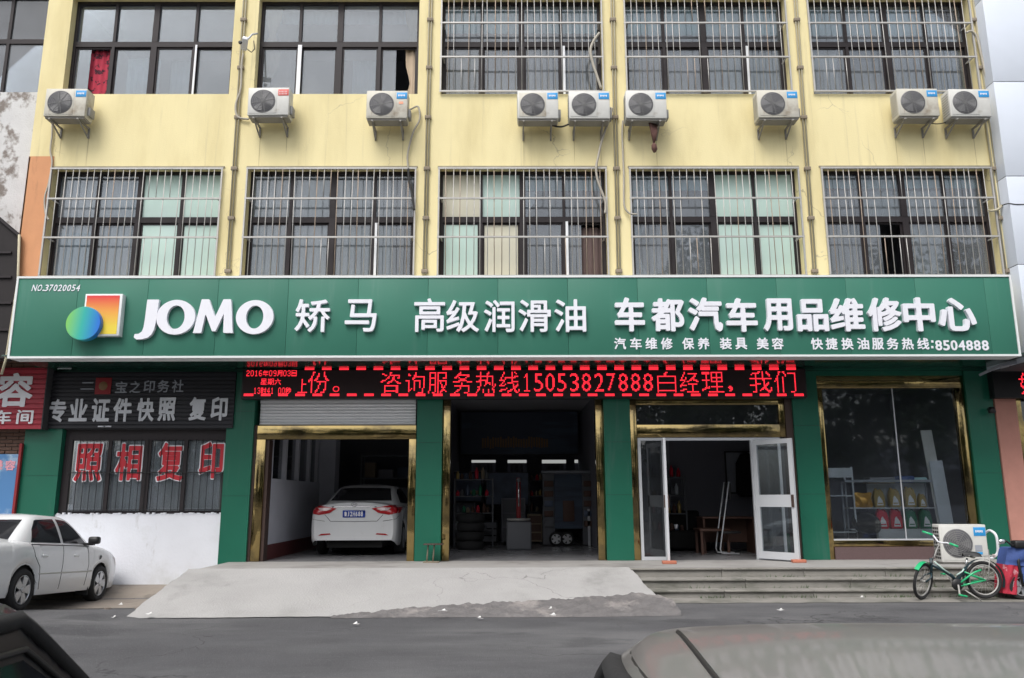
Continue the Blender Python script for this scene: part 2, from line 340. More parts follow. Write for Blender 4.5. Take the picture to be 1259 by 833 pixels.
def glyph(ch, off=.02, n=44, shear=0):
    """returns (verts2d, polys, border_edges), normalised to the unit box"""
    key = (ch, off, n, shear)
    if key in _gc: return _gc[key]
    A, B = segs(CUSTOM[ch]) if ch in CUSTOM else contours(ch, shear)
    lo = np.minimum(A.min(0), B.min(0))-off; hi = np.maximum(A.max(0), B.max(0))+off
    size = (hi-lo).max(); h = size/n; nx = int(math.ceil((hi[0]-lo[0])/h))+2; ny = int(math.ceil((hi[1]-lo[1])/h))+2
    xs = lo[0]-h+np.arange(nx+1)*h; ys = lo[1]-h+np.arange(ny+1)*h
    X, Y = np.meshgrid(xs, ys, indexing='ij'); S = sdf(A, B, X, Y)-off
    S[np.abs(S) < 1e-6] = -1e-6
    verts = []; idx = {}
    def vc(i, j):
        k = (i, j)
        if k not in idx: idx[k] = len(verts); verts.append((xs[i], ys[j]))
        return idx[k]
    def ve(i, j, k2, l):
        k = (i, j, k2, l) if (i, j) < (k2, l) else (k2, l, i, j)
        if k not in idx:
            a, b = S[k[0], k[1]], S[k[2], k[3]]; t = a/(a-b)
            idx[k] = len(verts); verts.append((xs[k[0]]+(xs[k[2]]-xs[k[0]])*t, ys[k[1]]+(ys[k[3]]-ys[k[1]])*t))
        return idx[k]
    polys = []; border = []
    for j in range(ny):
        run = None
        for i in range(nx+1):
            full = i < nx and S[i,j] < 0 and S[i+1,j] < 0 and S[i,j+1] < 0 and S[i+1,j+1] < 0
            if full and run is None: run = i
            if not full and run is not None:
                polys.append((vc(run,j), vc(i,j), vc(i,j+1), vc(run,j+1))); run = None
            if full or i >= nx: continue
            cs = [(i,j),(i+1,j),(i+1,j+1),(i,j+1)]; inside = [S[c] < 0 for c in cs]
            if not any(inside): continue
            pl = []; cross = []
            for k in range(4):
                a, b = cs[k], cs[(k+1) % 4]
                if inside[k]: pl.append(vc(*a))
                if inside[k] != inside[(k+1) % 4]:
                    e = ve(*a, *b); pl.append(e); cross.append((e, inside[k]))
            if len(pl) >= 3: polys.append(tuple(pl))
            if len(cross) == 2:
                e0 = cross[0][0] if cross[0][1] else cross[1][0]; e1 = cross[1][0] if cross[0][1] else cross[0][0]
                border.append((e0, e1))
            elif len(cross) == 4:
                outs = [c[0] for c in cross]; s0 = 0 if cross[0][1] else 1
                for q in (0, 2): border.append((outs[(s0+q) % 4], outs[(s0+q+1) % 4]))
    V = np.array(verts); l2, h2 = V.min(0), V.max(0)
    V = (V-l2)/(h2-l2)
    _gc[key] = (V, polys, border, (h2[0]-l2[0])/(h2[1]-l2[1])); return _gc[key]
def letter(ch, x0, x1, z0, z1, y, depth, m, parent, name='letter', off=.02, n=44, shear=0, skew=0, mtx=None):
    V, polys, border, _ = glyph(ch, off, n, shear)
    b = MB(); N = len(V)
    def P(p, yy):
        q = Vector((x0+(x1-x0)*p[0]+skew*p[1], yy, z0+(z1-z0)*p[1]))
        return tuple(mtx @ q) if mtx is not None else tuple(q)
    b.v = [P(p, y) for p in V]
    b.f = [tuple(p) for p in polys]; b.sm = [False]*len(polys)
    if depth:
        b.v += [P(p, y+depth) for p in V]
        for a, c in border: b.f.append((a, c, c+N, a+N)); b.sm.append(True)
    return b.build(name, m, parent, angle=40)
def pxletters(items, Y, depth, m, parent, **k):
    """items: (char, u0, u1, v0, v1) in picture pixels measured on plane Y"""
    for ch, u0, u1, v0, v1 in items:
        a = at((u0+u1)/2, v1, Y); t = at((u0+u1)/2, v0, Y); l = at(u0, (v0+v1)/2, Y); r = at(u1, (v0+v1)/2, Y)
        letter(ch, l.x, r.x, a.z, t.z, Y, depth, m, parent, **k)
def crop(items, ox, oy, s): return [(c, ox+a/s, ox+b/s, oy+t/s, oy+d/s) for c, a, b, t, d in items]

# ================================================================== GROUND
ZP = .43                                    # level of the shop platform
def hgt(x, y):
    """height of the street: a shallow worn hollow left of the ramp, flat elsewhere"""
    def ss(a, b, t): t = max(0, min(1, (t-a)/(b-a))); return t*t*(3-2*t)
    left = 1-ss(-5.6, -4.6, x)
    h = left*(-.12*ss(-2.6, -.6, y)*(1-ss(.2, 1.0, y)) + .03*ss(.3,1.0,y) + .05*ss(-1.4,-2.4,y)*0)
    h += left*.05*(1-ss(-2.5,-1.2,y))*ss(-6,-3.5,y)
    return h
g = MB()
xs = [-300,-60,-20]+[ -14+ i*.4 for i in range(30)]+[-1,3,8,14,30,80,300]
ys = [-300,-60,-20,-12,-8,-6.5]+[-5+i*.3 for i in range(24)]+[5,20,60,300]
g.v = [(x, y, hgt(x, y)) for x in xs for y in ys]
for i in range(len(xs)-1):
    for j in range(len(ys)-1):
        a = i*len(ys)+j; g.f.append((a, a+len(ys), a+len(ys)+1, a+1)); g.sm.append(True)
tag(g.build('road', 'asphalt'), 'dark patched asphalt road in front of the shops', kind='structure')
d = MB()
dx0, dx1 = -14.0, -4.7
def dirt_edge(u): return -1.15+.10*math.sin(u*9)+.05*math.sin(u*31)
d.grid(lambda u, v: (lambda x, y: (x, y, hgt(x, y)+.006))(dx0+(dx1-dx0)*u, dirt_edge(u)*(1-v)+1.25*v), 40, 12)
tag(d.build('dirt_strip', 'dirt'), 'brown dusty strip of ground between the road and the white wall', kind='structure')
gt = MB(); gt.grid(lambda u, v: (2.25+11*u, -1.55+.02*math.sin(u*60)+v*.5, .006+.03*v), 60, 2)
tag(gt.build('gutter', 'concrete_step'), 'grey concrete gutter strip at the foot of the steps', kind='structure')
p = MB()
p.box(-5.12, 14, -.50, 1.16, -.2, ZP)
tag(p.build('platform', 'platform_floor'), 'raised concrete platform in front of the shops', kind='structure')

# ramp
rt = thing('concrete_ramp', 'pale new concrete ramp sloping from the garage doors down to the road', 'ramp')
b = MB()
L0, L1 = gz(152,761,0), gz(822,755,0)
def ramp_pt(u, v):      # u across, v up
    xl = -5.02 + .0*v; xr_b, xr_t = 2.24, 2.0
    yb = L0.y+(L1.y-L0.y)*u; 
    xl_b = L0.x
    x0 = xl_b + (-5.22-xl_b)*v; x1 = xr_b + (xr_t-xr_b)*(v**1.6)
    if u > .9:  # rounded right flank
        pass
    y = yb + (-.46-yb)*v
    zz = ZP+.012; z = .012 + (zz-.012)*(v if v < .85 else .85+ (v-.85)*1.0)
    if u > .93: z *= 1-.30*((u-.93)/.07)**2*(1-v)
    z += .012*math.sin(u*9+v*3)*math.sin(v*math.pi)
    jx = .012*math.sin(v*17)+.006*math.sin(v*61+1) if u in (0, 1) else 0
    if v == 0: y += .008*math.sin(u*113)+.012*math.sin(u*27)
    return (x0+(x1-x0)*u+jx, y, z)
b.grid(ramp_pt, 120, 24)
ns = 16
for i in range(ns):      # side faces down to the ground
    for u in (0, 1):
        p0, p1 = ramp_pt(u, i/ns), ramp_pt(u, (i+1)/ns)
        b.quad(p0, p1, (p1[0]+(-.03 if u == 0 else .05), p1[1], -.15), (p0[0]+(-.03 if u == 0 else .05), p0[1], -.15))
b.build('ramp_slope', 'concrete_ramp', rt)
b = MB()
def apron(u, v):
    x = -2.35+(2.33+2.35)*u; yb = -2.90+.12*math.sin(u*7)*.3+.1*u; w_ = .95*(u**.75)+.02
    if u > .93: w_ *= 1-.35*((u-.93)/.07)
    y = yb+w_*v*(1+.03*math.sin(x*21)+.02*math.sin(x*53)); t = (y+2.86)/2.4
    return (x, y-.06, max(.008, .012+(ZP)*t+.016+.012*math.sin(x*13)*math.sin(y*17)+.010*math.sin(x*41+y*23)*math.sin(y*57)) if v > .02 else .004)
b.grid(apron, 140, 24)
b.build('worn_apron', 'concrete_rough', rt)['label'] = 'older dark rough concrete patch along the foot of the ramp'

# steps
st = thing('concrete_steps', 'weathered grey concrete steps leading up to the glass doors', 'steps')
xr = 14
for k, (y0, y1, z1) in enumerate(((-.58,-.49,ZP+.004), (-.86,-.50,.289), (-1.14,-.50,.146))):
    x = 2.0
    while x < xr:
        L = random.uniform(1.3, 1.9); e = min(x+L, xr)
        bb = MB().bbox_bev(x+.004, e-.004, y0+.02, y1, -.1 if k else .2, z1-.035, .006)
        bb.bbox_bev(x+.004, e-.004, y0-.012+random.uniform(-.004,.004), y1-.002*k, z1-.034, z1+random.uniform(-.002,.002), .010)
        bb.build('stone_slab', 'concrete_step', st); x = e
# weeds at the foot of the steps and in the joints
wd = MB()
for _ in range(260):
    k = random.choice((0,1,2,2)); y = (-.60,-.88,-1.16)[k]; z = (.29,.147,.03)[k]; x = random.choice((4.6,6.0,6.3,7.1,3.2,7.7))+random.gauss(0,.22)
    h = random.uniform(.02,.07); a = random.uniform(-.04,.04); wd.poly([(x-.006,y,z),(x+.006,y,z),(x+a,y-random.uniform(0,.03),z+h)])
tag(wd.build('weeds', 'weed'), 'sparse green weeds growing along the step joints', 'weeds', kind='stuff')

# ================================================================== MAIN BUILDING
BX0, BX1 = -8.97, 9.37
WX = [(-8.5,-5.32), (-4.85,-1.71), (-1.27,1.85), (2.30,5.46), (5.90,9.08)]
ROWS = [(5.50,7.65), (9.16,11.24)]
bld = thing('yellow_building', 'yellow plastered building with barred windows above the row of shops', 'building')
b = MB()
xb = [BX0]+[v for q in WX for v in q]+[BX1]; zb = [4.2, ROWS[0][0], ROWS[0][1], ROWS[1][0], ROWS[1][1], 13.0]
for i in range(len(xb)-1):
    for j in range(len(zb)-1):
        if i % 2 == 1 and j in (1, 3): continue
        b.quad((xb[i],0,zb[j]), (xb[i+1],0,zb[j]), (xb[i+1],0,zb[j+1]), (xb[i],0,zb[j+1]))
RV = .26
for x0, x1 in WX:
    for z0, z1 in ROWS:
        b.quad((x0,0,z0),(x0,RV,z0),(x1,RV,z0),(x1,0,z0)); b.quad((x0,0,z1),(x1,0,z1),(x1,RV,z1),(x0,RV,z1))
        b.quad((x0,0,z0),(x0,0,z1),(x0,RV,z1),(x0,RV,z0)); b.quad((x1,0,z0),(x1,RV,z0),(x1,RV,z1),(x1,0,z1))
b.quad((BX0,0,4.2),(BX0,0,13),(BX0,9.6,13),(BX0,9.6,4.2)); b.quad((BX1,0,4.2),(BX1,9.6,4.2),(BX1,9.6,13),(BX1,0,13))
b.quad((BX0,0,13),(BX1,0,13),(BX1,9.6,13),(BX0,9.6,13)); b.quad((BX0,0,4.2),(BX0,1.3,4.2),(BX1,1.3,4.2),(BX1,0,4.2))
b.build('wall', 'yellow_plaster', bld)
o_ = MB().box(BX0-.006, WX[0][0]-.004, -.006, .02, 5.0, at(34,192,0).z); o_.box(BX0-.008, BX0+.02, -.006, .6, 5.0, at(34,192,0).z-.01)
o_.build('painted_pilaster', 'orange_plaster', bld)['label'] = 'faded orange painted lower end of the corner pilaster'
# thin dirty ledge line above each row of windows and rust streaks below the units
b = MB()
for x0, x1 in WX:
    for z0, z1 in ROWS: b.box(x0-.03, x1+.03, -.022, -.001, z1+.004, z1+.03)
b.build('drip_ledge', 'stain', bld)

def wavy(b, x0, x1, y, z0, z1, amp=.02, wl=.13, gather=0, seed=0):
    n = max(6, int((x1-x0)/wl*6)); rs = random.Random(seed); ph = rs.random()*6
    def fn(u, v):
        xx = x0+(x1-x0)*u
        if gather: c = (x0+x1)/2 if gather == 1 else (x0 if gather == 2 else x1); k = 1-.65*math.exp(-((v-.35)/.22)**2); xx = c+(xx-c)*k
        return (xx, y+amp*math.sin(u*(x1-x0)/wl*2*math.pi+ph+.4*math.sin(u*9))*(.6+.4*math.sin(v*2+ph)), z0+(z1-z0)*v)
    b.grid(fn, n, 6 if gather else 2)
    return b
MW, CM = .055, .11
def pane_cells(x0, x1):
    w_ = (x1-x0); q = w_/4
    return [(x0+MW, x0+q-MW/2), (x0+q+MW/2, x0+2*q-CM/2), (x0+2*q+CM/2, x0+3*q-MW/2), (x0+3*q+MW/2, x1-MW)]
def make_window(x0, x1, z0, z1, panes, curtains, white=(), parent=bld, yf=.17, label=None):
    zt = z0+(z1-z0)*.555
    cells = pane_cells(x0, x1)
    f = MB()
    f.box(x0, x1, yf, yf+.07, z0, z0+.06); f.box(x0, x1, yf, yf+.07, z1-.06, z1); f.box(x0, x0+MW, yf, yf+.07, z0+.06, z1-.06); f.box(x1-MW, x1, yf, yf+.07, z0+.06, z1-.06)
    f.box(x0+MW, x1-MW, yf-.004, yf+.066, zt-.06, zt+.05)
    q = (x1-x0)/4
    for k in (1,2,3):
        ww = CM if k == 2 else MW
        f.box(x0+k*q-ww/2, x0+k*q+ww/2, yf-.008, yf+.06, z0+.06, zt-.06); f.box(x0+k*q-ww/2, x0+k*q+ww/2, yf-.008, yf+.06, zt+.05, z1-.06)
    fo = f.build('window', 'dark_frame', parent)
    if label: fo['label'] = label
    for k, (a, c) in enumerate(cells):
        for r, (b0, b1) in enumerate(((z0+.06, zt-.06), (zt+.05, z1-.06))):
            t = panes[r][k]
            if t == 'o': continue
            pb = MB()
            yy = yf+.035 + (.02 if (k % 2 and r == 0) else 0)
            if t == 's':   # slid half open
                pb.box(a, a+(c-a)*.42, yy, yy+.006, b0, b1); t = 'g'
            else: pb.box(a, c, yy, yy+.006, b0, b1)
            pb.build('pane', {'g':'window_glass','m':'film_mint','c':'film_cream'}[t], fo)
            if r == 0:     # sliding sash rails
                s_ = MB(); w2 = .035
                for (p0, p1, r0, r1) in ((a, a+w2, b0, b1), (c-w2, c, b0, b1), (a+w2, c-w2, b0, b0+w2), (a+w2, c-w2, b1-w2, b1)): s_.box(p0, p1, yy-.012, yy-.001, r0, r1)
                s_.build('sash', 'dark_frame', fo)
    for i, (fx0, fx1, fz0, fz1, m, gather, dy) in enumerate(curtains):
        cb = MB(); X0 = x0+(x1-x0)*fx0; X1 = x0+(x1-x0)*fx1
        wavy(cb, X0, X1, yf+.115+dy, z0+(z1-z0)*fz0, z0+(z1-z0)*fz1, .022, .12, gather, int(x0*100)+i)
        cb.build('curtain', m, fo)
    for (fx, fz0, fz1, w2) in white:
        MB().box(x0+(x1-x0)*fx-w2/2, x0+(x1-x0)*fx+w2/2, yf-.03, yf-.010, z0+(z1-z0)*fz0, z0+(z1-z0)*fz1).build('white_seal_strip', 'white_strip', fo)
    # the room behind
    rm = MB(); D = yf+2.6; e = .15; zz0, zz1 = z0-.8, z1+.25
    rm.quad((x0-e,D,zz0),(x1+e,D,zz0),(x1+e,D,zz1),(x0-e,D,zz1)); rm.quad((x0-e,yf+.08,zz0),(x0-e,D,zz0),(x0-e,D,zz1),(x0-e,yf+.08,zz1))
    rm.quad((x1+e,yf+.08,zz0),(x1+e,yf+.08,zz1),(x1+e,D,zz1),(x1+e,D,zz0)); rm.quad((x0-e,yf+.08,zz1),(x0-e,D,zz1),(x1+e,D,zz1),(x1+e,yf+.08,zz1)); rm.quad((x0-e,yf+.08,zz0),(x1+e,yf+.08,zz0),(x1+e,D,zz0),(x0-e,D,zz0))
    rm.build('room', 'room_wall', fo)
    return fo
G4 = 'gggg'
# lower row (second floor)
make_window(*WX[0], *ROWS[0], ['ggmm','ggmm'], [(.0,.26,.0,.95,'curtain_pale',0,0),(.25,.5,.5,.93,'curtain_blue',0,.01),(.27,.5,.0,.52,'curtain_pale',0,.02),(.02,.25,.0,.45,'curtain_blue',0,-.03)], label='barred window with grey curtains on the left and mint film on the right')
make_window(*WX[1], *ROWS[0], [G4, G4], [(.0,.5,.0,.98,'curtain_grey',0,0),(.5,.86,.0,.95,'curtain_grey',0,.02),(.84,1,.0,.5,'curtain_brown',0,.05)], white=((.765,.02,.52,.045),), label='barred window with grey curtains drawn right across')
make_window(*WX[2], *ROWS[0], ['mcgs','cmgg'], [(.5,1,.84,1,'curtain_teal',0,0),(.5,.58,.5,.84,'curtain_pale',2,.01),(.80,1,.0,.5,'curtain_brown',0,.03)], white=((.765,.02,.53,.045),), label='barred window with cream and mint film on its left panes')
make_window(*WX[3], *ROWS[0], ['ggmm','ggmm'], [(.0,.5,.84,1,'curtain_teal',0,0),(.0,.12,.0,.84,'curtain_pale',2,.01),(.14,.5,.0,.5,'curtain_dark',0,.03)], label='barred window with dark left half and mint film on the right')
make_window(*WX[4], *ROWS[0], ['gsgg',G4], [(.0,1,.86,1,'curtain_teal',0,0),(.0,.25,.0,.84,'curtain_dark',0,.02),(.5,.75,.0,.84,'curtain_grey',0,.03),(.75,1,.0,.6,'curtain_brown',0,.03),(.25,.5,.55,.84,'curtain_grey',0,.05)], label='barred window with grey and brown curtains nearest the grey column')
# upper row (third floor)
make_window(*WX[0], *ROWS[1], ['sggg',G4], [(.10,.23,.0,.52,'curtain_red',0,0),(.30,.50,.0,.5,'curtain_blue',0,.2),(.56,.70,.0,.5,'curtain_pale',0,.3)], white=((.762,.0,.54,.035),(.99,.0,.54,.03)), label='unbarred window with a scrap of red curtain at the left')
make_window(*WX[1], *ROWS[1], ['gggs',G4], [(.01,.12,.52,1,'curtain_beige',1,0),(.03,.12,.0,.52,'curtain_beige',2,.02),(.90,1,.52,1,'curtain_beige',1,0),(.91,1,.0,.52,'curtain_beige',1,-.01),(.0,1,.86,1,'curtain_blue',0,.2),(.56,.75,.0,.5,'curtain_blue',0,.3)], white=((.255,.0,.54,.075),), label='unbarred window with beige curtains tied at both sides')
make_window(*WX[2], *ROWS[1], [G4,G4], [(.0,1,.7,1,'curtain_teal',0,0),(.02,.3,.0,.52,'curtain_beige',0,.15),(.28,.98,.0,.5,'curtain_dark',0,.03)], white=((.765,.0,.53,.045),), label='upper barred window with pale teal valance behind it, above the first pair of units')
make_window(*WX[3], *ROWS[1], [G4,G4], [(.0,.98,.68,1,'curtain_teal',0,0),(.0,.45,.0,.5,'curtain_dark',0,.03),(.5,.98,.0,.52,'curtain_grey',0,.06)], white=((.765,.0,.53,.045),), label='upper barred window second from the right')
make_window(*WX[4], *ROWS[1], [G4,G4], [(.0,.98,.68,1,'curtain_teal',0,0),(.05,.2,.0,.5,'curtain_grey',0,.03),(.5,1,.0,.52,'curtain_dark',0,.03)], label='upper barred window nearest the grey column')

# grilles: rails are the part, each bar a sub-part
barm = {}
def grille(x0, x1, z0, z1, seed, skip):
    rs = random.Random(seed); y = -.05
    za, zb_ = z0+(z1-z0)*.36, z0+(z1-z0)*.71
    f = MB()
    for z in (z0+.03, za, zb_, z1-.03): f.box(x0-.02, x1+.02, y-.016, y+.016, z-.015, z+.015)
    for x in (x0-.0, x1): f.box(x-.014, x+.014, y-.015, y+.015, z0+.05, z1-.05)
    for x in (x0+.05, x1-.05):
        for z in (za, zb_): f.box(x-.012, x+.012, y+.02, .2, z-.012, z+.012)
    fo = f.build('window_grille', 'steel_bar', bld)
    n = 24; sp = (x1-x0)/n
    for k in range(1, n):
        x = x0+k*sp+rs.uniform(-.012,.012)
        segs_ = [(z0+.03, z1-.03)] if k not in skip else ([(z0+.03, za),(zb_, z1-.03)])
        for a, c in segs_:
            L = round(c-a, 2)
            if L not in barm: barm[L] = MB().tube([(0,0,0),(0,0,L)], .0082, 6).mesh('bar')
            o = share('bar', barm[L], 'steel_bar', fo, (x, y, a), rot=(rs.uniform(-.004,.004), rs.uniform(-.010,.010), 0))
            if rs.random() < .22: o.material_slots[0].link = 'OBJECT'; o.material_slots[0].material = M['rusty_bar']
for i, sk in ((0,(14,15,17)), (1,(9,11,12)), (2,(15,17,18)), (3,(8,9,11)), (4,(8,10,11))): grille(*WX[i], *ROWS[0], i, sk)
for i, sk in ((2,(3,5)), (3,(9,10,12)), (4,(2,3,5))): grille(*WX[i], *ROWS[1], i+10, sk)

# ---- ground floor front
YG = 1.17
def green_pillar(x0, x1, z0, z1, joints, y0=YG-.07, label=None):
    b = MB().box(x0+.004, x1-.004, y0+.006, YG+.35, z0, z1)
    po = b.build('pillar', 'dark_joint', bld)
    if label: po['label'] = label
    zs = [z0]+joints+[z1]
    for a, c in zip(zs, zs[1:]):
        MB().box(x0, x1, y0, YG+.34, a+.003, c-.003).build('cladding_panel', 'green_panel', po)
green_pillar(-9.11, -8.41, -.1, 2.95, [2.0])
green_pillar(-5.32, -4.81, -.1, 3.95, [1.62,3.2])
green_pillar(-1.72, -1.24, ZP, 3.95, [1.62,2.6])
green_pillar(1.83, 2.33, ZP, 3.95, [1.62,2.6])
green_pillar(5.45, 5.94, ZP, 3.95, [1.62,2.9])
p5 = at(1196,520,YG).x
green_pillar(8.80, 9.30, ZP, 3.95, [2.0], label='green pillar beside the salmon pillar')
# soffit under the sign, glossy dark sheet
b = MB(); x = -8.9
xsf = [-8.75,-5.1,-3.9,-2.6,-1.3,0,1.3,2.6,3.9,5.2,6.5,7.8,9.2]
for a, c in zip(xsf, xsf[1:]): MB().box(a+.003, c-.003, -.44, YG-.01, 3.995, 4.02).build('soffit_panel', 'soffit_green', bld)
MB().box(-9.1, 9.35, YG-.02, YG+.3, 3.3+.66, 4.25).build('lintel', 'green_panel', bld)
# green field above the display window and behind the LED board
MB().box(5.95, 8.79, YG-.03, YG+.2, 3.86, 3.955).build('fascia', 'green_panel', bld)
MB().box(-4.80, 5.44, YG+.02, YG+.2, 3.44, 3.955).build('fascia', 'dark_joint', bld)
# photo shop: white wall and window
b = MB().box(-8.41, -5.32, YG-.02, YG+.25, -.12, 1.29); b.build('white_wall', 'white_wall', bld)['label'] = 'white plastered wall under the photo shop window'
b = MB()
for k in range(60):
    x = -8.38+k*.052; b.box(x, x+.04, YG-.03, YG+.02, 1.285, 1.29+random.uniform(.0,.035))
b.build('plaster_edge', 'white_wall', bld)
x0, x1, z0, z1 = -8.40, -5.33, 1.30, 2.86
f = MB(); yf = YG+.05
f.box(x0, x1, yf, yf+.06, z0, z0+.05); f.box(x0, x1, yf, yf+.06, z1-.20, z1); f.box(x0, x0+.14, yf, yf+.06, z0+.05, z1-.2); f.box(x1-.06, x1, yf, yf+.06, z0+.05, z1-.2)
cw = (x1-x0-.2)/4
pane_x = []
for k in range(4):
    a = x0+.14+k*cw; c = a+cw
    if k < 3: f.box(c-.035 - (.03 if k == 1 else 0), c+.035+(.03 if k == 1 else 0), yf-.01, yf+.05, z0+.05, z1-.2)
    pane_x.append((a+.035, c-.035))
MB().box(-8.41, -5.32, YG+.0, YG+.25, 2.862, 3.955).build('header_wall', 'dark_joint', bld)
pw = f.build('window', 'dark_frame', bld); pw['label'] = 'dark framed photo shop window with big red characters'
for a, c in pane_x: MB().box(a, c, yf+.025, yf+.031, z0+.05, z1-.2).build('pane', 'window_glass', pw)
cb = MB()
for a, c in pane_x: wavy(cb, a-.02, c+.02, yf+.20, z0+.05, z1-.2, .02, .12, 0, int(a*50))
cb.build('curtain', 'curtain_grey', pw)
MB().quad((x0,yf+.5,z0),(x1,yf+.5,z0),(x1,yf+.5,z1),(x0,yf+.5,z1)).build('room', 'room_dark', pw)
gbar = MB().tube([(0,0,0),(0,0,1.36)], .006, 5).mesh('bar')
for k in range(22): share('bar', gbar, 'trim_black', pw, (x0+.17+k*.129, YG+.02, z0+.03))
MB().box(x0+.1, x1-.02, YG+.012, YG+.028, z0+.06, z0+.075).box(x0+.1, x1-.02, YG+.012, YG+.028, z0+.75, z0+.765).build('rail', 'trim_black', pw)
its = crop([('照',358,500,408,602),('相',555,690,408,598),('复',757,892,403,600),('印',960,1085,400,588)], 0, 440, 3.934)
for ch, u0, u1, v0, v1 in its:
    a = at((u0+u1)/2, v1, YG+.04); t = at((u0+u1)/2, v0, YG+.04); l = at(u0,(v0+v1)/2,YG+.04); r = at(u1,(v0+v1)/2,YG+.04)
    letter(ch, l.x, r.x, a.z, t.z, YG+.040, .003, 'white_vinyl', pw, name='character_outline', off=.040, n=60)
    letter(ch, l.x+.022, r.x-.022, a.z+.022, t.z-.022, YG+.035, .003, 'red_vinyl', pw, name='character', off=.026, n=60)

# garage bay
MB().box(-4.74, -1.76, YG+.03, YG+.12, 3.36, 3.44).build('shutter_box', 'shutter_metal', bld)
sh = MB().box(-4.74, -1.76, YG+.09, YG+.12, 2.94, 3.36).build('roller_shutter', 'dark_joint', bld)
for k in range(7): 
    s_ = MB(); z = 2.945+k*.059
    s_.grid(lambda u, v: (-4.74+2.98*u, YG+.07-.018*math.sin(v*math.pi), z+.055*v), 1, 6); s_.build('slat', 'shutter_metal', sh)
def gold(x0, x1, z0, z1, y0=YG+.0, y1=YG+.16, nm='gold_trim'): return MB().bbox_bev(x0, x1, y0, y1, z0, z1, .004).build(nm, 'gold_mirror', bld)
gold(-4.76, -4.59, ZP, 2.67); gold(-4.76, -1.74, 2.672, 2.93); gold(-1.87, -1.735, ZP, 2.67)
MB().box(-4.81, -4.762, YG-.01, YG+.15, ZP, 2.94).build('jamb', 'brown_frame', bld)
MB().box(-4.588, -4.53, YG+.05, YG+.3, ZP, 2.67).build('jamb', 'brown_frame', bld)
gold(-1.235, -1.09, ZP, 3.43, YG-.0, YG+.22); gold(1.68, 1.825, ZP, 3.43, YG-.0, YG+.22)
# door bay
gold(2.335, 2.46, ZP, 3.43); gold(2.462, 5.20, 2.69, 2.93); gold(5.20, 5.31, 2.69, 3.43); 
gold(2.462, 5.20, 3.31, 3.43)
MB().box(5.312, 5.448, YG-.02, YG+.2, ZP, 3.43).build('jamb', 'brown_frame', bld)
MB().box(2.462, 5.198, YG+.08, YG+.09, 2.932, 3.308).build('transom_pane', 'dark_glass', bld)
# display window
gl = MB()
gold(5.945, 6.05, ZP+.0, 3.62, YG-.02, YG+.1); gold(5.945, 8.79, 3.62, 3.86, YG-.02, YG+.1); gold(8.62, 8.79, ZP, 3.62, YG-.02, YG+.1)
gold(6.052, 8.618, .66, .77, YG+.0, YG+.1)
MB().box(6.052, 8.618, YG-.04, YG+.3, ZP, .655).build('plinth', 'maroon_granite', bld)
MB().box(6.052, 8.618, YG+.0, YG+.03, .772, .80).build('sill', 'aluminium', bld)
dw = MB().box(7.42, 7.44, YG+.03, YG+.05, .80, 3.62).build('display_window', 'aluminium', bld)
MB().box(6.052, 7.418, YG+.035, YG+.045, .80, 3.62).build('pane', 'shop_glass', dw); MB().box(7.442, 8.618, YG+.035, YG+.045, .80, 3.62).build('pane', 'shop_glass', dw)

# doors
door = thing('glass_door', 'white aluminium framed fixed side panel and open double doors of the shop entrance', 'door')
def leaf(name, hx, hy, ang, wd, z0, z1, side=1, label=None):
    m_ = Matrix.Translation((hx, hy, 0)) @ Matrix.Rotation(ang, 4, 'Z')
    f = MB(); t = .045; fw = .085
    def bx(a, c, z_0, z_1, y0=-t/2, y1=t/2): f.box(a, c, y0, y1, z_0, z_1, m_)
    bx(0, fw, z0, z1); bx(wd-fw, wd, z0, z1); bx(fw, wd-fw, z0, z0+.13); bx(fw, wd-fw, z1-fw, z1); mz = z0+(z1-z0)*.43; bx(fw, wd-fw, mz, mz+.22)
    o = f.build(name, 'aluminium', door)
    if label: o['label'] = label
    g_ = MB(); g_.box(fw, wd-fw, -.004, .004, z0+.13, mz, m_); g_.box(fw, wd-fw, -.0042, .0042, mz+.22, z1-fw, m_); g_.build('pane', 'shop_glass', o)
    h_ = MB(); h_.box(wd-fw*.8, wd-fw*.25, -.045, .045, mz-.0, mz+.22, m_); h_.build('handle', 'brown_frame', o)
    return o
fz1 = 2.68
f = MB(); 
f.box(2.475, 5.19, YG+.02, YG+.08, fz1-.05, fz1); f.box(2.475, 2.53, YG+.02, YG+.08, ZP, fz1-.05); f.box(2.53, 2.93, YG+.02, YG+.08, ZP, ZP+.06)
f.box(2.93, 2.99, YG+.02, YG+.08, ZP, fz1-.05); f.box(4.62, 4.68, YG+.02, YG+.08, ZP, fz1-.05); f.box(5.14, 5.19, YG+.02, YG+.08, ZP, fz1-.05); f.box(4.68, 5.14, YG+.02, YG+.08, ZP, ZP+.06)
f.build('door_frame', 'aluminium', door)
MB().box(2.53, 2.93, YG+.045, YG+.052, ZP+.06, fz1-.05).build('side_pane', 'dark_glass', door)
MB().box(4.68, 5.14, YG+.045, YG+.052, ZP+.06, fz1-.05).build('side_pane', 'dark_glass', door)
leaf('door_leaf', 2.96, YG+.0, R(-100), .84, ZP+.03, fz1-.06, label='left door leaf folded outward, seen edge on')
leaf('door_leaf', 4.66, YG+.0, R(-53), .84, ZP+.03, fz1-.06, label='right door leaf swung outward against the green pillar')
for x, y in ((2.82,.30), (5.14,.47)):
    bk = MB().bbox_bev(x-.13, x+.11, y-.05, y+.06, ZP+.002, ZP+.055, .006).build('brick', 'brick_orange')
    tag(bk, 'orange brick wedged under the '+('left' if x < 4 else 'right')+' door leaf', 'brick', 'bricks holding the doors open')

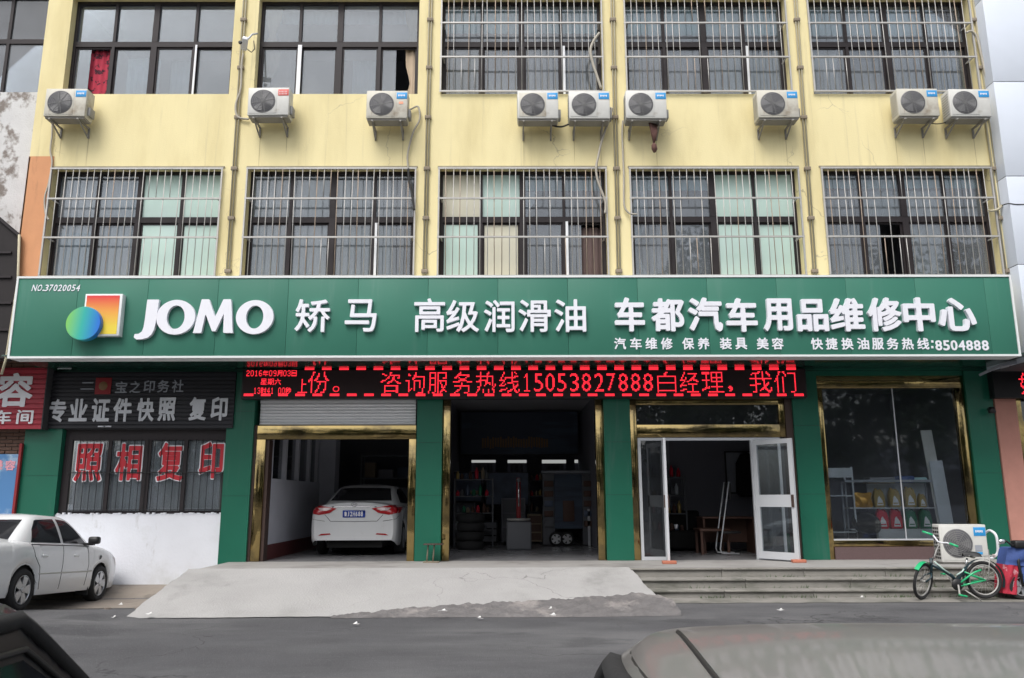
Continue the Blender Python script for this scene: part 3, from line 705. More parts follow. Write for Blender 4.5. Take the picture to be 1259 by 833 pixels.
# ---- interior of the ground floor
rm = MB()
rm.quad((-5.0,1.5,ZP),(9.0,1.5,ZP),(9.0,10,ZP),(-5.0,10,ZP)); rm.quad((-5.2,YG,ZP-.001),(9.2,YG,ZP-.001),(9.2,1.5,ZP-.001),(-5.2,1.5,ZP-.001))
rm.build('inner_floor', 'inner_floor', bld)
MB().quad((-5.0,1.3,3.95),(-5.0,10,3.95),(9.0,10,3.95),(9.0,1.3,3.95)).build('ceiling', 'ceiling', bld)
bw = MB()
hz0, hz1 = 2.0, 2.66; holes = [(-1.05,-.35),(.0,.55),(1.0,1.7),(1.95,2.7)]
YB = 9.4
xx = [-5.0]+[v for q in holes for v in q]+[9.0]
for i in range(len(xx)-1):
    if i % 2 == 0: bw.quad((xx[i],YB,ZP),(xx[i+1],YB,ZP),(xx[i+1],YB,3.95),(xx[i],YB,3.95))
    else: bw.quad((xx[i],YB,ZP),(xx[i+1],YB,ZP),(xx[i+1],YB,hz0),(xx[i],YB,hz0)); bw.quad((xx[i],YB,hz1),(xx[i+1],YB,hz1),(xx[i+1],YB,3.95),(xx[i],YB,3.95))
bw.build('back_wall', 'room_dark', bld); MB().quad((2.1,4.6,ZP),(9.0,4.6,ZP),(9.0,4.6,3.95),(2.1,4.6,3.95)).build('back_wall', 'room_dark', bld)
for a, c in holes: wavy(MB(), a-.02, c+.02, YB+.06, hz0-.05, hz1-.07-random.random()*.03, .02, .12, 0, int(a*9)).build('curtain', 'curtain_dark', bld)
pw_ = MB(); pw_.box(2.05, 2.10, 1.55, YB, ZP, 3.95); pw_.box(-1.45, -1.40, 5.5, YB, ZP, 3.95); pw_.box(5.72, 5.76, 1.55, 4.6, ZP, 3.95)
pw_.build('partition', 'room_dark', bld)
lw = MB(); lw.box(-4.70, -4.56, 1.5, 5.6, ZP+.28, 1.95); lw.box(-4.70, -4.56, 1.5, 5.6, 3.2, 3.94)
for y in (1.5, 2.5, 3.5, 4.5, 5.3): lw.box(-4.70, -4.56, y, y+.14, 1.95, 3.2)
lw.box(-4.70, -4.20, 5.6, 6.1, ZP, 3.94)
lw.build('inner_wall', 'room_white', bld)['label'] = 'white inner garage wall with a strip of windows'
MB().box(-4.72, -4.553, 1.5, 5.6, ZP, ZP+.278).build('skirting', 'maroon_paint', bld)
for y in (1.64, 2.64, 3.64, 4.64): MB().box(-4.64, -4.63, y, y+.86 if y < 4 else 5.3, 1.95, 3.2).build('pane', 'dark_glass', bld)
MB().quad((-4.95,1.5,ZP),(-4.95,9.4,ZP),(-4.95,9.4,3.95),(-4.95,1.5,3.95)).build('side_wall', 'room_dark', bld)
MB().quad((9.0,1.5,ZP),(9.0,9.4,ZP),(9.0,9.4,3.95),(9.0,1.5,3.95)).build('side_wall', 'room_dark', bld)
# middle room: banner, posters, equipment
def flat_print(name, x0, x1, z0, z1, y, m, label, cat, frame=True, th=.03):
    t = thing(name, label, cat)
    MB().box(x0, x1, y, y+th, z0, z1).build('print', m, t)
    if frame: MB().box(x0-.02, x1+.02, y+th+.001, y+th+.02, z0-.02, z1+.02).build('backing', 'dark_frame', t)
    return t
bn = flat_print('banner', at(572,0,7.8).x, at(700,0,7.8).x, at(0,560,7.8).z, at(0,508,7.8).z, 7.8, 'banner_dark', 'wide dark advertising banner hanging above the windows inside the middle bay', 'banner')
bmx = MB(); rs = random.Random(3)
for k in range(26): 
    x = -.7+k*.07; bmx.box(x, x+.05, 7.78, 7.795, at(0,553,7.8).z+rs.random()*.05, at(0,538,7.8).z-rs.random()*.08)
bmx.build('gold_print', 'banner_gold', bn)
def shelf_thing(x0, x1, y0, y1, zs, name, label, m='grey_paint', side=True):
    t = thing(name, label, 'shelf', (0,0,0))
    for z in zs: MB().box(x0, x1, y0, y1, z, z+.025).build('shelf_board', m, t)
    for x in (x0, x1-.03):
        for y in (y0, y1-.03): MB().box(x, x+.03, y-.002, y+.028, ZP, zs[-1]+.05).build('upright', m, t)
    return t
flat_print('poster', at(565,0,7).x, at(594,0,7).x, at(0,618,7).z, at(0,583,7).z, 7.0, 'poster_dark', 'small landscape poster at the left of the middle bay', 'poster')
flat_print('poster', at(600,0,7).x, at(645,0,7).x, at(0,622,7).z, at(0,583,7).z, 7.0, 'poster_dark', 'larger landscape poster beside the display stand in the middle bay', 'poster')
# display stand with wheels
dsx0, dsx1 = at(661,0,6).x, at(716,0,6).x; zt_, zb_ = at(0,585,6).z, at(0,660,6).z
ds = thing('display_stand', 'grey and blue product stand with an oval top in the middle bay', 'display stand')
MB().box(dsx0, dsx0+.28, 6, 6.25, ZP+.02, zt_).build('side_panel', 'dim_grey', ds); MB().box(dsx1-.28, dsx1, 6, 6.25, ZP+.02, zt_).build('side_panel', 'dim_grey', ds)
MB().box(dsx0+.285, dsx1-.285, 6.02, 6.2, ZP+.4, zt_).build('centre_panel', 'banner_dark', ds)
MB().lathe([(0,0),(.55,0),(.55,.05),(0,.05)], 24, Matrix.Translation(((dsx0+dsx1)/2, 6.1, zt_+.02)) @ Matrix.Diagonal((1.2,.4,1.4,1))).build('oval_top', 'grey_paint', ds)
for k in range(5):
    z = ZP+.45+k*.24
    for xa in (dsx0+.03, dsx1-.25): MB().bbox_bev(xa, xa+.22, 5.9, 6.0, z, z+.14, .01).build('box', random.choice(['wood_brown','dim_grey','poster_dark']), ds)
MB().bbox_bev((dsx0+dsx1)/2-.14, (dsx0+dsx1)/2+.14, 5.98, 6.015, 1.0, 1.5, .01).build('picture', 'wood_brown', ds)
def wheel_mesh(r, w_, parent, mt=Matrix(), spokes=5, rimm='alloy'):
    t = MB().lathe([(r*.68,-w_*.42),(r*.80,-w_*.5),(r*.94,-w_*.48),(r,-w_*.3),(r,w_*.3),(r*.94,w_*.48),(r*.80,w_*.5),(r*.68,w_*.42)], 28, mt, 'Y').build('tyre', 'rubber', parent)
    rm_ = MB().lathe([(r*.69,-w_*.45),(r*.66,-w_*.47),(r*.63,-w_*.42),(r*.62,w_*.3),(r*.62,w_*.4)], 28, mt, 'Y')
    for k in range(spokes):
        a = 2*math.pi*k/spokes+.3; q = mt @ Matrix.Rotation(a, 4, 'Y')
        rm_.v_ = None
        bm = bmesh.new(); bmesh.ops.create_cube(bm, size=1)
        for v in bm.verts:
            z = (v.co.z+.5)*r*.62; wd_ = .11*r+.12*r*(z/(r*.62))
            v.co = Vector((v.co.x*2*wd_, -w_*.38+v.co.y*w_*.14, z))
        rm_.addbm(bm, q)
    rm_.lathe([(0,-w_*.50),(r*.12,-w_*.49),(r*.15,-w_*.42),(r*.15,-w_*.2)], 14, mt, 'Y')
    ro = rm_.build('rim', rimm, parent, angle=40)
    MB().lathe([(0,-w_*.18),(r*.62,-w_*.18)], 24, mt, 'Y').build('brake_disc', 'under_black', parent)
    return t
for k, u in enumerate((683.5, 697)):
    c = at(u, 654, 5.7); r = .17
    t = tag(bpy.data.objects.new('wheel_rim', None), ('left' if k == 0 else 'right')+' spare wheel of the pair leaning at the foot of the display stand', 'wheel', 'spare wheels at the display stand')
    COL.objects.link(t); t.location = (c.x, 5.7, ZP+r)
    wheel_mesh(r, .12, t)
pv = MB().box(at(709,0,5.9).x, at(711.5,0,5.9).x, 5.9, 5.93, ZP, at(0,628,5.9).z); tag(pv.build('metal_post', 'aluminium'), 'thin pale upright post right of the product stand', 'post')
# people-like clutter is only shelving and boxes in the photo: dark equipment on the left of the bay
for k, (u0, u1, v0, yy, m, lb, cat) in enumerate(((566,588,618,6.3,'room_dark','dark tool cabinet at the left of the middle bay','cabinet'), (590,612,640,6.0,'under_black','low black machine beside the tool cabinet','machine'), (616,642,612,6.4,'room_dark','tall dark cabinet in the centre of the middle bay','cabinet'), (644,660,632,6.6,'cardboard','small carton stack beside the display stand','box'))):
    a, c = at(u0,0,yy).x, at(u1,0,yy).x; zt2 = at(600,v0,yy).z
    t = thing(cat, lb, cat)
    MB().bbox_bev(a, c, yy, yy+.45, ZP+.06, zt2, .015).build('body', m, t); 
    for q in range(3): MB().box(a+.03, c-.03, yy-.012, yy-.001, ZP+.1+q*(zt2-ZP-.12)/3, ZP+.06+(q+1)*(zt2-ZP-.1)/3).build('drawer_front', 'dim_grey' if k != 3 else 'wood_brown', t)
    MB().box(a, a+.05, yy+.02, yy+.4, ZP, ZP+.06).build('foot', 'trim_black', t); MB().box(c-.05, c, yy+.02, yy+.4, ZP, ZP+.06).build('foot', 'trim_black', t)
def tyre_stack(x, y, n, lab):
    for k in range(n):
        t = thing('tyre', '%s tyre of the stack %s' % (('bottom','second','third','fourth','top')[k], lab), 'tyre', (x+random.uniform(-.02,.02), y, ZP+.10+k*.2), 0, 'stacked tyres in the workshop')
        MB().lathe([(.20,-.09),(.26,-.10),(.31,-.08),(.325,0),(.31,.08),(.26,.10),(.20,.09),(.19,0),(.20,-.09)], 24).build('tyre_body', 'rubber', t)
tyre_stack(-.85, 4.6, 4, 'at the left of the middle bay'); tyre_stack(-2.0, 6.9, 4, 'behind the garage car')
for X0_, X1_, YY_, lb_ in ((-1.3,-.35,5.6,'left of the middle bay'), (2.9,4.0,4.1,'back of the door room'), (.55,1.0,7.2,'centre back of the middle bay')):
    s2 = shelf_thing(X0_, X1_, YY_, YY_+.3, [.8,1.2,1.6,2.0], 'parts_rack', 'open rack of bottles and small parts at the '+lb_, 'dim_grey')
    rs = random.Random(int(X0_*10)+77)
    for z in (.825,1.225,1.625,2.025):
        x = X0_+.08
        while x < X1_-.1:
            hb_ = rs.uniform(.12,.28); m_ = rs.choice(['dim_grey','poster_dark','wood_brown','oil_green','oil_red','oil_gold','shelf_white','cardboard'])
            MB().lathe([(0,0),(.042,0),(.045,.02),(.045,hb_*.7),(.018,hb_*.85),(.018,hb_),(0,hb_)], 10, Matrix.Translation((x, YY_+.12, z))).build('bottle', m_, s2); x += rs.uniform(.09,.16)
mc = thing('tyre_changer', 'dark workshop machine with a column and round table in the middle bay', 'machine', (.25,4.5,ZP))
MB().bbox_bev(-.28,.28,-.25,.25,0,.62,.04).build('base', 'dim_grey', mc); MB().lathe([(0,.62),(.26,.64),(.27,.68),(0,.69)], 20).build('turntable', 'steel_bar', mc)
MB().bbox_bev(-.05,.05,.25,.35,0,1.6,.015).build('column', 'seal_red', mc); MB().bbox_bev(-.04,.04,-.1,.35,1.5,1.58,.01).build('arm', 'dim_grey', mc); MB().tube([(0,-.08,1.55),(0,-.08,.95)], .02, 8).build('tool_rod', 'chrome', mc)
cable('hose', [(-.3,4.2,1.9),(-.1,4.1,1.1),(.3,4.1,.6),(.6,4.0,.46),(1.0,3.9,.45)], .012, 'cable_black', 'black air hose trailing over the floor of the middle bay', 'hose') if 'cable' in globals() else None
of = thing('office_desk', 'dark desk with a monitor at the right of the door room', 'desk', (4.6,3.2,ZP))
MB().bbox_bev(-.55,.55,-.3,.3,.70,.74,.01).build('desktop', 'wood_brown', of); MB().box(-.54,-.50,-.28,.28,0,.70).build('side_panel', 'wood_brown', of); MB().box(.50,.54,-.28,.28,0,.70).build('side_panel', 'wood_brown', of); MB().box(-.5,.5,.2,.24,.2,.69).build('modesty_panel', 'wood_brown', of)
ht = at(585,606,6.0)
tag(MB().bbox_bev(ht.x-.14, ht.x+.14, 6.0, 6.06, ht.z-.03, ht.z+.06, .01).build('paper_box', 'cardboard'), 'small yellowish paper box catching the light in the middle bay', 'box')
# shelves behind the garage car
s_ = shelf_thing(-4.0, -1.6, 7.9, 8.4, [.9,1.5,2.1,2.7], 'storage_shelf', 'grey metal storage shelf at the back of the garage behind the white car')
rs = random.Random(5)
for z in (.93,1.53,2.13):
    x = -3.9; nbx = 0
    while x < -1.8:
        w2 = rs.uniform(.2,.45); h2 = rs.uniform(.2,.45)
        cm_ = rs.choice(['cardboard','grey_paint','room_wall','poster_dark']); nbx += 1
        bo = thing('carton', '%s carton, %s from the left on the %s garage shelf' % ({'cardboard':'brown','grey_paint':'mid grey','room_wall':'pale grey','poster_dark':'dark blue'}[cm_], ('first','second','third','fourth','fifth','sixth','seventh','eighth','ninth')[nbx-1], {.93:'lowest',1.53:'middle',2.13:'top'}[z]), 'box', group='cartons on the garage shelf')
        MB().bbox_bev(x, x+w2, 7.95, 8.3, z, z+h2, .01).build('carton_body', cm_, bo)
        MB().box(x+w2*.45, x+w2*.55, 7.944, 8.3, z+h2+.001, z+h2+.004).build('tape', 'cardboard', bo)
        x += w2+rs.uniform(.03,.15)
fr_ = thing('window_frame', 'pale empty window frame standing behind the garage car', 'frame')
a, c = at(410,0,6.5).x, at(438,0,6.5).x; z0, z1 = at(420,600,6.5).z, at(420,578,6.5).z
MB().box(a, c, 6.5, 6.54, z1-.04, z1).box(a, c, 6.5, 6.54, z0-.6, z0-.56).box(a, a+.04, 6.5, 6.54, z0-.56, z1-.04).box(c-.04, c, 6.5, 6.54, z0-.56, z1-.04).build('frame_bars', 'grey_paint', fr_)
# door room furniture
tb = thing('wooden_table', 'small dark wooden table just inside the glass doors', 'table', (0,0,0))
ta, tc_ = at(829,0,2.6).x, at(862,0,2.6).x; tz = at(840,650,2.6).z
MB().bbox_bev(ta, tc_, 2.6, 3.2, tz-.05, tz, .01).build('tabletop', 'wood_brown', tb)
for x in (ta+.02, tc_-.07):
    for y in (2.63, 3.1): MB().box(x, x+.05, y, y+.05, ZP, tz-.05).build('leg', 'wood_brown', tb)
cp = thing('paper_cup', 'white paper cup on the small dark table', 'cup', (at(831,647,2.8).x, 2.8, tz)); MB().lathe([(0,0),(.028,0),(.038,.085),(.036,.085),(.027,.004)], 14).build('cup_body', 'white_vinyl', cp)
sf = thing('sofa', 'dark sofa along the back of the glass door room', 'sofa')
MB().bbox_bev(2.9, 4.3, 3.7, 4.4, ZP+.05, ZP+.42, .04).build('seat', 'under_black', sf); MB().bbox_bev(2.9, 4.3, 4.2, 4.5, ZP+.42, ZP+.85, .05).build('backrest', 'under_black', sf)
for x in (2.82, 4.2): MB().bbox_bev(x, x+.18, 3.7, 4.45, ZP, ZP+.62, .04).build('armrest', 'under_black', sf)
pic = thing('framed_board', 'pale framed board hanging on the back wall behind the doors', 'board')
pa, pc = at(862,0,4.5).x, at(898,0,4.5).x; pz0, pz1 = at(880,605,4.5).z, at(880,556,4.5).z
MB().box(pa, pc, 4.53, 4.55, pz0, pz1).build('board', 'grey_paint', pic); MB().box(pa-.03, pc+.03, 4.555, 4.58, pz0-.03, pz1+.03).build('frame', 'dark_frame', pic)
MB().lathe([(0,0),(.3,0),(.38,.1),(.34,.75),(.2,.95),(0,1.0)], 20, Matrix.Translation(((pa+pc)/2+.05, 4.4, pz0-.1)) @ Matrix.Diagonal((.75,.25,1,1))).build('statue_shape', 'under_black', pic)
MB().quad((3.3,4.58,ZP+.1),(3.75,4.58,ZP+.1),(3.75,4.58,3.4),(3.3,4.58,3.4)).build('curtain', 'grey_paint', bld)
ch = thing('metal_chair', 'folding metal chair standing inside the open doors', 'chair')
q0, q1 = at(896,592,2.4), at(884,668,2.4)
MB().tube([(q0.x,2.4,q0.z),(q1.x+.02,2.4,ZP+.12),(q1.x+.05,2.4,ZP+.04),(q1.x+.4,2.4,ZP+.03)], .014, 8).tube([(q0.x+.0,2.75,q0.z),(q1.x+.02,2.75,ZP+.12),(q1.x+.05,2.75,ZP+.04),(q1.x+.4,2.75,ZP+.03)], .014, 8).build('chair_frame', 'aluminium', ch)
MB().bbox_bev(q1.x+.08, q1.x+.46, 2.4, 2.75, ZP+.42, ZP+.46, .01).build('seat', 'trim_black', ch); MB().bbox_bev(q0.x-.0, q0.x+.04, 2.4, 2.75, q0.z-.35, q0.z-.02, .01).build('backrest', 'trim_black', ch)
cab = thing('cabinet', 'pale grey cabinet with a screen behind the right door leaf', 'cabinet')
ca, cc = at(904,0,3.4).x, at(945,0,3.4).x
MB().bbox_bev(ca, cc, 3.4, 3.9, ZP, 1.75, .02).build('body', 'room_wall', cab); MB().bbox_bev(ca+.1, cc-.1, 3.3, 3.35, 1.85, 2.3, .01).build('screen', 'grey_paint', cab); MB().box(ca+.3, cc-.3, 3.35, 3.5, 1.76, 1.85).build('stand', 'trim_black', cab)
bk2 = thing('storage_bin', 'teal plastic bin on the floor beside the right door leaf', 'bin'); MB().lathe([(0,0),(.15,0),(.19,.4),(.2,.42),(.18,.42),(.14,.01)], 20, Matrix.Translation((at(925,0,2.5).x, 2.5, ZP))).build('bin_body', 'oil_green', bk2)

# ================================================================== SHOP SIGN
YS = -.5
sg = thing('shop_sign', 'long green shop sign with raised white lettering across the whole front', 'sign')
sx0, sx1, sz0, sz1 = -8.60, 8.90, 3.945, 5.405
MB().box(sx0+.05, sx1-.05, YS+.05, -.02, sz0+.03, sz1-.02).build('box_frame', 'dark_joint', sg)
f = MB(); f.box(sx0, sx1, YS-.015, YS+.34, sz1-.035, sz1); f.box(sx0, sx1, YS-.015, YS+.34, sz0, sz0+.035); f.box(sx0, sx0+.035, YS-.015, YS+.34, sz0+.035, sz1-.035); f.box(sx1-.035, sx1, YS-.015, YS+.34, sz0+.035, sz1-.035)
f.build('edge_trim', 'sign_edge', sg)
s0 = at(526,380,YS).x; xs_ = [sx0+.035]
k = -6
while s0+k*1.225 < sx1-.3:
    if s0+k*1.225 > sx0+.3: xs_.append(s0+k*1.225)
    k += 1
xs_.append(sx1-.035)
for a, c in zip(xs_, xs_[1:]): MB().bbox_bev(a+.002, c-.002, YS, YS+.045, sz0+.037, sz1-.037, .003).build('sign_panel', 'sign_green', sg)
DL = .07
YL = YS-DL
# latin letters
for ch, u0, u1, v0, v1 in (('J_',166.5,193.5,368,417),('O_',192.2,239.8,368.3,411),('M_',238.4,287.7,367.6,409),('O_',290,336.2,368.6,410.4)):
    pxletters([(ch,u0,u1,v0,v1)], YL, DL, 'letter_white', sg, off=.004, n=64)
big = [('矫',362.8,405.4,367.5,408),('马',424,463,367.5,407.3),('高',509,547,366.5,407.6),('级',548.5,589,368.5,407.8),('润',595,632.7,368.5,407.8),('滑',637.5,677.3,368.2,407.6),('油',681.6,720.5,367.5,407.6)]
pxletters(big, YL, DL, 'letter_white', sg, off=.013, n=64)
big2 = [('车',755.8,792.8,365.3,407),('都',801,841.5,366.3,407),('汽',846.3,888.3,365.3,407),('车',893,931.2,366,407.5),('用',939,974.3,366.5,406.5),('品',980,1018.4,367.3,407),('维',1020.5,1062.8,366,407),('修',1067.5,1108.5,365.2,407),('中',1110.8,1150,365.2,407),('心',1154.4,1200,365.8,406.5)]
pxletters(big2, YL, DL, 'letter_white', sg, off=.030, n=64)
sm = []
for ch, u in zip('汽车维修保养装具美容快捷换油服务热线', (37,84,130,176,240,286,352,398,462,507,624,668,715,762,806,850,895,941)): sm.append((ch, u, u+35, 36, 71))
sm = [(c, 740+a/2.426, 740+b/2.426, 400+(t)/2.426+.2*(u_>600), 400+d/2.426+.2*(u_>600)) for (c,a,b,t,d), u_ in zip(sm, [s[1] for s in sm])]
pxletters(sm, YS-.012, .011, 'letter_white', sg, off=.022, n=36)
dg_ = [('8',995),('5',1018),('0',1041),('4',1064),('8',1087),('8',1110),('8',1134)]
pxletters([(c, 740+u/2.426, 740+(u+20)/2.426, 418, 430.5) for c, u in dg_], YS-.012, .011, 'letter_white', sg, off=.022, n=30)
for v in (419.5, 426.5):
    c = at(740+986/2.426, v, YS-.012); MB().box(c.x-.018, c.x+.018, YS-.012, YS-.001, c.z-.02, c.z+.02).build('dot', 'letter_white', sg)
no = 'NO.37020054'; u = 39.0
for ch in no:
    wch = {'.':1.8,'N':6.2,'O':6.0}.get(ch, 5.1)
    if ch == '.': pxletters([(ch,u,u+1.8,355.6,357.6)], YS-.008, .007, 'letter_white', sg, off=.02, n=10)
    else: pxletters([(ch,u,u+wch-.7,349.6,357.6)], YS-.008, .007, 'letter_white', sg, off=.012, n=26, skew=.02)
    u += wch+.45
# emblem
def gradient(name, c0, c1, c2, vec, lo, hi):
    m = mat(name, c0, .3); n = m.node_tree; p_ = n.nodes['Principled BSDF']; tc = n.nodes.new('ShaderNodeTexCoord')
    dt = n.nodes.new('ShaderNodeVectorMath'); dt.operation = 'DOT_PRODUCT'; dt.inputs[1].default_value = vec; n.links.new(tc.outputs['Object'], dt.inputs[0])
    mr = n.nodes.new('ShaderNodeMapRange'); mr.inputs[1].default_value = lo; mr.inputs[2].default_value = hi; n.links.new(dt.outputs['Value'], mr.inputs[0])
    cr = n.nodes.new('ShaderNodeValToRGB'); cr.color_ramp.elements[0].color = (*c0,1); cr.color_ramp.elements[1].color = (*c2,1)
    e = cr.color_ramp.elements.new(.5); e.color = (*c1,1); n.links.new(mr.outputs[0], cr.inputs[0]); n.links.new(cr.outputs[0], p_.inputs['Base Color'])
e0 = at(101,413,YL-.03); e1 = at(152,361.5,YL-.03)
gradient('emblem_square', (.78,.62,.06), (.80,.36,.06), (.72,.05,.05), (0,0,1), e0.z+.15, e1.z-.05)
MB().bbox_bev(e0.x, e1.x, YS-.13, YS-.001, e0.z, e1.z, .006).build('emblem_side', 'sign_edge', sg)
MB().box(e0.x+.03, e1.x-.045, YS-.134, YS-.131, e0.z+.03, e1.z-.03).build('emblem_square', 'emblem_square', sg)
o0 = at(81,419,YL-.08); o1 = at(128.3,377.5,YL-.08); cx, cz, rx, rz_ = (o0.x+o1.x)/2, (o0.z+o1.z)/2, (o1.x-o0.x)/2, (o1.z-o0.z)/2
gradient('emblem_disc', (.22,.58,.10), (.03,.42,.36), (.015,.16,.62), (1,0,-.1), cx-rx-cz*.1, cx+rx*.9-cz*.1)
MB().lathe([(0,-.06),(.97,-.06),(1,-.04),(1,.06)], 48, Matrix.Translation((cx, YS-.165, cz)) @ Matrix.Diagonal((rx,1,rz_,1)), 'Y', smooth=False).build('emblem_disc', 'emblem_disc', sg)

# ================================================================== LED BOARD
lb = thing('led_board', 'long black LED board with scrolling red characters under the green sign', 'LED display')
YD = .93; lx0, lx1, lz0, lz1 = at(297,472,YD).x, at(992,472,YD).x, at(640,489.5,YD).z, 3.975
MB().bbox_bev(lx0, lx1, YD+.01, YG-.0, lz0, lz1, .008).build('housing', 'led_housing', lb)
MB().box(lx0+.03, lx1-.03, YD+.004, YD+.009, lz0+.03, lz1-.02).build('display_face', 'led_face', lb)
D57 = {'0':'01110 10001 10001 10001 10001 10001 01110','1':'00100 01100 00100 00100 00100 00100 01110','2':'01110 10001 00001 00110 01000 10000 11111','3':'01110 10001 00001 00110 00001 10001 01110',
 '4':'00010 00110 01010 10010 11111 00010 00010','6':'01110 10000 10000 11110 10001 10001 01110','9':'01110 10001 10001 01111 00001 00001 01110'}
ONE = [(.42,0),(.42,.86),(.12,.72),(.12,.80),(.45,1),(.58,1),(.58,.07),(.9,.07),(.9,0),(.12,0),(.12,.07),(.42,.07)]
def led_char(ch, u0, u1, v0, v1, rows=16, keep=1.0, off=-.004):
    if rows < 12 and ch in D57:
        a = at(u0, v1, YD); t = at(u1, v0, YD); b = MB(); pz = (t.z-a.z)/7; px_ = (t.x-a.x)/5; s = .42
        for j, row_ in enumerate(D57[ch].split()):
            for i, cc in enumerate(row_):
                if cc == '1': x = a.x+(i+.5)*px_; z = t.z-(j+.5)*pz; b.quad((x-s*px_,YD,z-s*pz),(x+s*px_,YD,z-s*pz),(x+s*px_,YD,z+s*pz),(x-s*px_,YD,z+s*pz))
        b.build('character', 'led_red', lb); return
    A, B = segs([ONE]) if ch == '1' else contours(ch); lo = np.minimum(A.min(0), B.min(0)); hi = np.maximum(A.max(0), B.max(0))
    a = at((u0+u1)/2, v1, YD); t = at((u0+u1)/2, v0, YD); l = at(u0,(v0+v1)/2,YD); r = at(u1,(v0+v1)/2,YD)
    H = t.z-a.z; Wd = r.x-l.x; pz = H/rows; cols = max(2, round(Wd/pz)); px_ = Wd/cols
    gx = lo[0]+(np.arange(cols)+.5)/cols*(hi[0]-lo[0]); gy = lo[1]+(np.arange(rows)+.5)/rows*(hi[1]-lo[1])
    X, Y = np.meshgrid(gx, gy, indexing='ij'); S = sdf(A, B, X, Y)
    b = MB(); s = .40
    for i in range(cols):
        for j in range(rows):
            if S[i,j] < off and (i+.5)/cols <= keep:
                x = l.x+(i+.5)*px_; z = a.z+(j+.5)*pz; b.quad((x-s*px_,YD,z-s*pz),(x+s*px_,YD,z-s*pz),(x+s*px_,YD,z+s*pz),(x-s*px_,YD,z+s*pz))
    if b.f: b.build('character', 'led_red', lb)
k1 = lambda L: crop(L, 290, 420, 3.597); k2 = lambda L: crop(L, 620, 420, 3.1475)
u = 46
for ch in '2016年09月03日':
    wd_ = 26 if ch in '年月日' else 18.5; led_char(*k1([(ch, u, u+wd_-3, 126, 152)])[0], rows=9, off=.03); u += wd_
u = 110
for ch in '星期六': led_char(*k1([(ch, u, u+27, 162, 190)])[0], rows=10, off=.02); u += 31
u = 78
for ch in '13时41 00秒':
    if ch != ' ':
        wd_ = 26 if ch in '时秒' else 16; led_char(*k1([(ch, u, u+wd_-2, 202, 230)])[0], rows=9, off=.03)
    u += 26 if ch in '时秒' else 16.5
led_char(*k1([('上', 274, 316, 164, 226)])[0], rows=12)
for c in k1([('份',320,412,132,226),('。',428,458,195,222),('咨',640,730,134,226),('询',750,835,134,228),('服',850,938,134,228),('务',960,1045,132,228),('热',1062,1150,132,226),('线',1165,1255,132,226)]): led_char(*c)
for c in k2([('1',76,100,122,192),('5',115,150,122,192),('0',160,195,122,192),('5',205,240,122,192),('3',255,288,122,192),('8',300,335,122,192),('2',350,385,122,192),('7',396,430,122,192),('8',442,478,122,192),('8',490,526,122,192),('8',538,575,122,192),('白',592,665,116,196),('经',680,752,116,196),('理',765,850,116,196),('我',950,1035,114,196),('们',1045,1128,114,196)]): led_char(*c)
led_char(*k2([(',',866,884,170,196)])[0], rows=6)
dash = None
for row, v, u0 in ((0, 453.8, 305), (1, 485.3, 35)):
    u = 290+u0/3.597
    while u < 984:
        a = at(u, v, YD); c = at(u+11.8, v, YD)
        if dash is None:
            dm = MB()
            for q in range(9):
                for j in range(2): x = q/9*(c.x-a.x); dm.quad((x,0,-.02+j*.025),(x+.85/9*(c.x-a.x),0,-.02+j*.025),(x+.85/9*(c.x-a.x),0,.0+j*.025),(x,0,.0+j*.025))
            dash = dm.mesh('dash')
        if c.x < lx1-.05: share('dash', dash, 'led_red', lb, (a.x, YD, a.z+.01*(1-row)))
        u += 21.15

# ================================================================== SMALLER SIGNS
def corrugated(b, x0, x1, z0, z1, y, step=.075, d=.02):
    n = int((z1-z0)/step); h = (z1-z0)/n
    for k in range(n):
        z = z0+k*h; prof = [(0,0),(.62,0),(.72,d),(.9,d),(1,0)]
        for (a, da), (c, dc) in zip(prof, prof[1:]): b.quad((x0,y+da,z+a*h),(x1,y+da,z+a*h),(x1,y+dc,z+c*h),(x0,y+dc,z+c*h))
    b.box(x0, x1, y+d+.002, y+.07, z0, z1)
    return b
ps = thing('photo_shop_sign', 'black ribbed photo shop sign with pale characters above the barred shop window', 'sign')
YP = YG-.12
pa, pb_ = at(52,490,YP).x, at(288,490,YP).x; pz0, pz1 = at(200,526,YP).z, at(200,457,YP).z
corrugated(MB(), pa, pb_, pz0, pz1, YP).build('ribbed_sheet', 'corrugated_black', ps)
pxletters(crop([('专',238,318,198,310),('业',335,423,196,306),('证',443,530,194,308),('件',548,637,193,308),('快',662,745,193,306),('照',765,850,190,304),('复',915,997,188,302),('印',1020,1100,188,302)], 0, 440, 3.934), YP-.012, .010, 'letter_grey', ps, name='character', off=.032, n=48)
pxletters(crop([('宝',558,615,112,168),('之',628,680,110,168),('印',695,748,108,166),('务',762,818,106,166),('社',832,888,104,166),('二',390,455,116,152)], 0, 440, 3.934), YP-.010, .008, 'grey_paint', ps, name='character', off=.014, n=40)
a = at(458/3.934, 440+175/3.934, YP); c = at(543/3.934, 440+95/3.934, YP)
MB().bbox_bev(a.x, c.x, YP-.012, YP-.002, a.z, c.z, .003).build('seal', 'seal_red', ps)
MB().lathe([(0,0),(.07,0),(.085,.006)], 14, Matrix.Translation(((a.x+c.x)/2, YP-.02, (a.z+c.z)/2)), 'Y').build('seal_emblem', 'banner_gold', ps)
for u in (125, 132): 
    q = at(u, 524, YP-.02); MB().box(q.x-.07, q.x+.07, YP-.025, YP-.003, q.z-.012, q.z+.012).build('fixing_plate', 'letter_grey', ps)
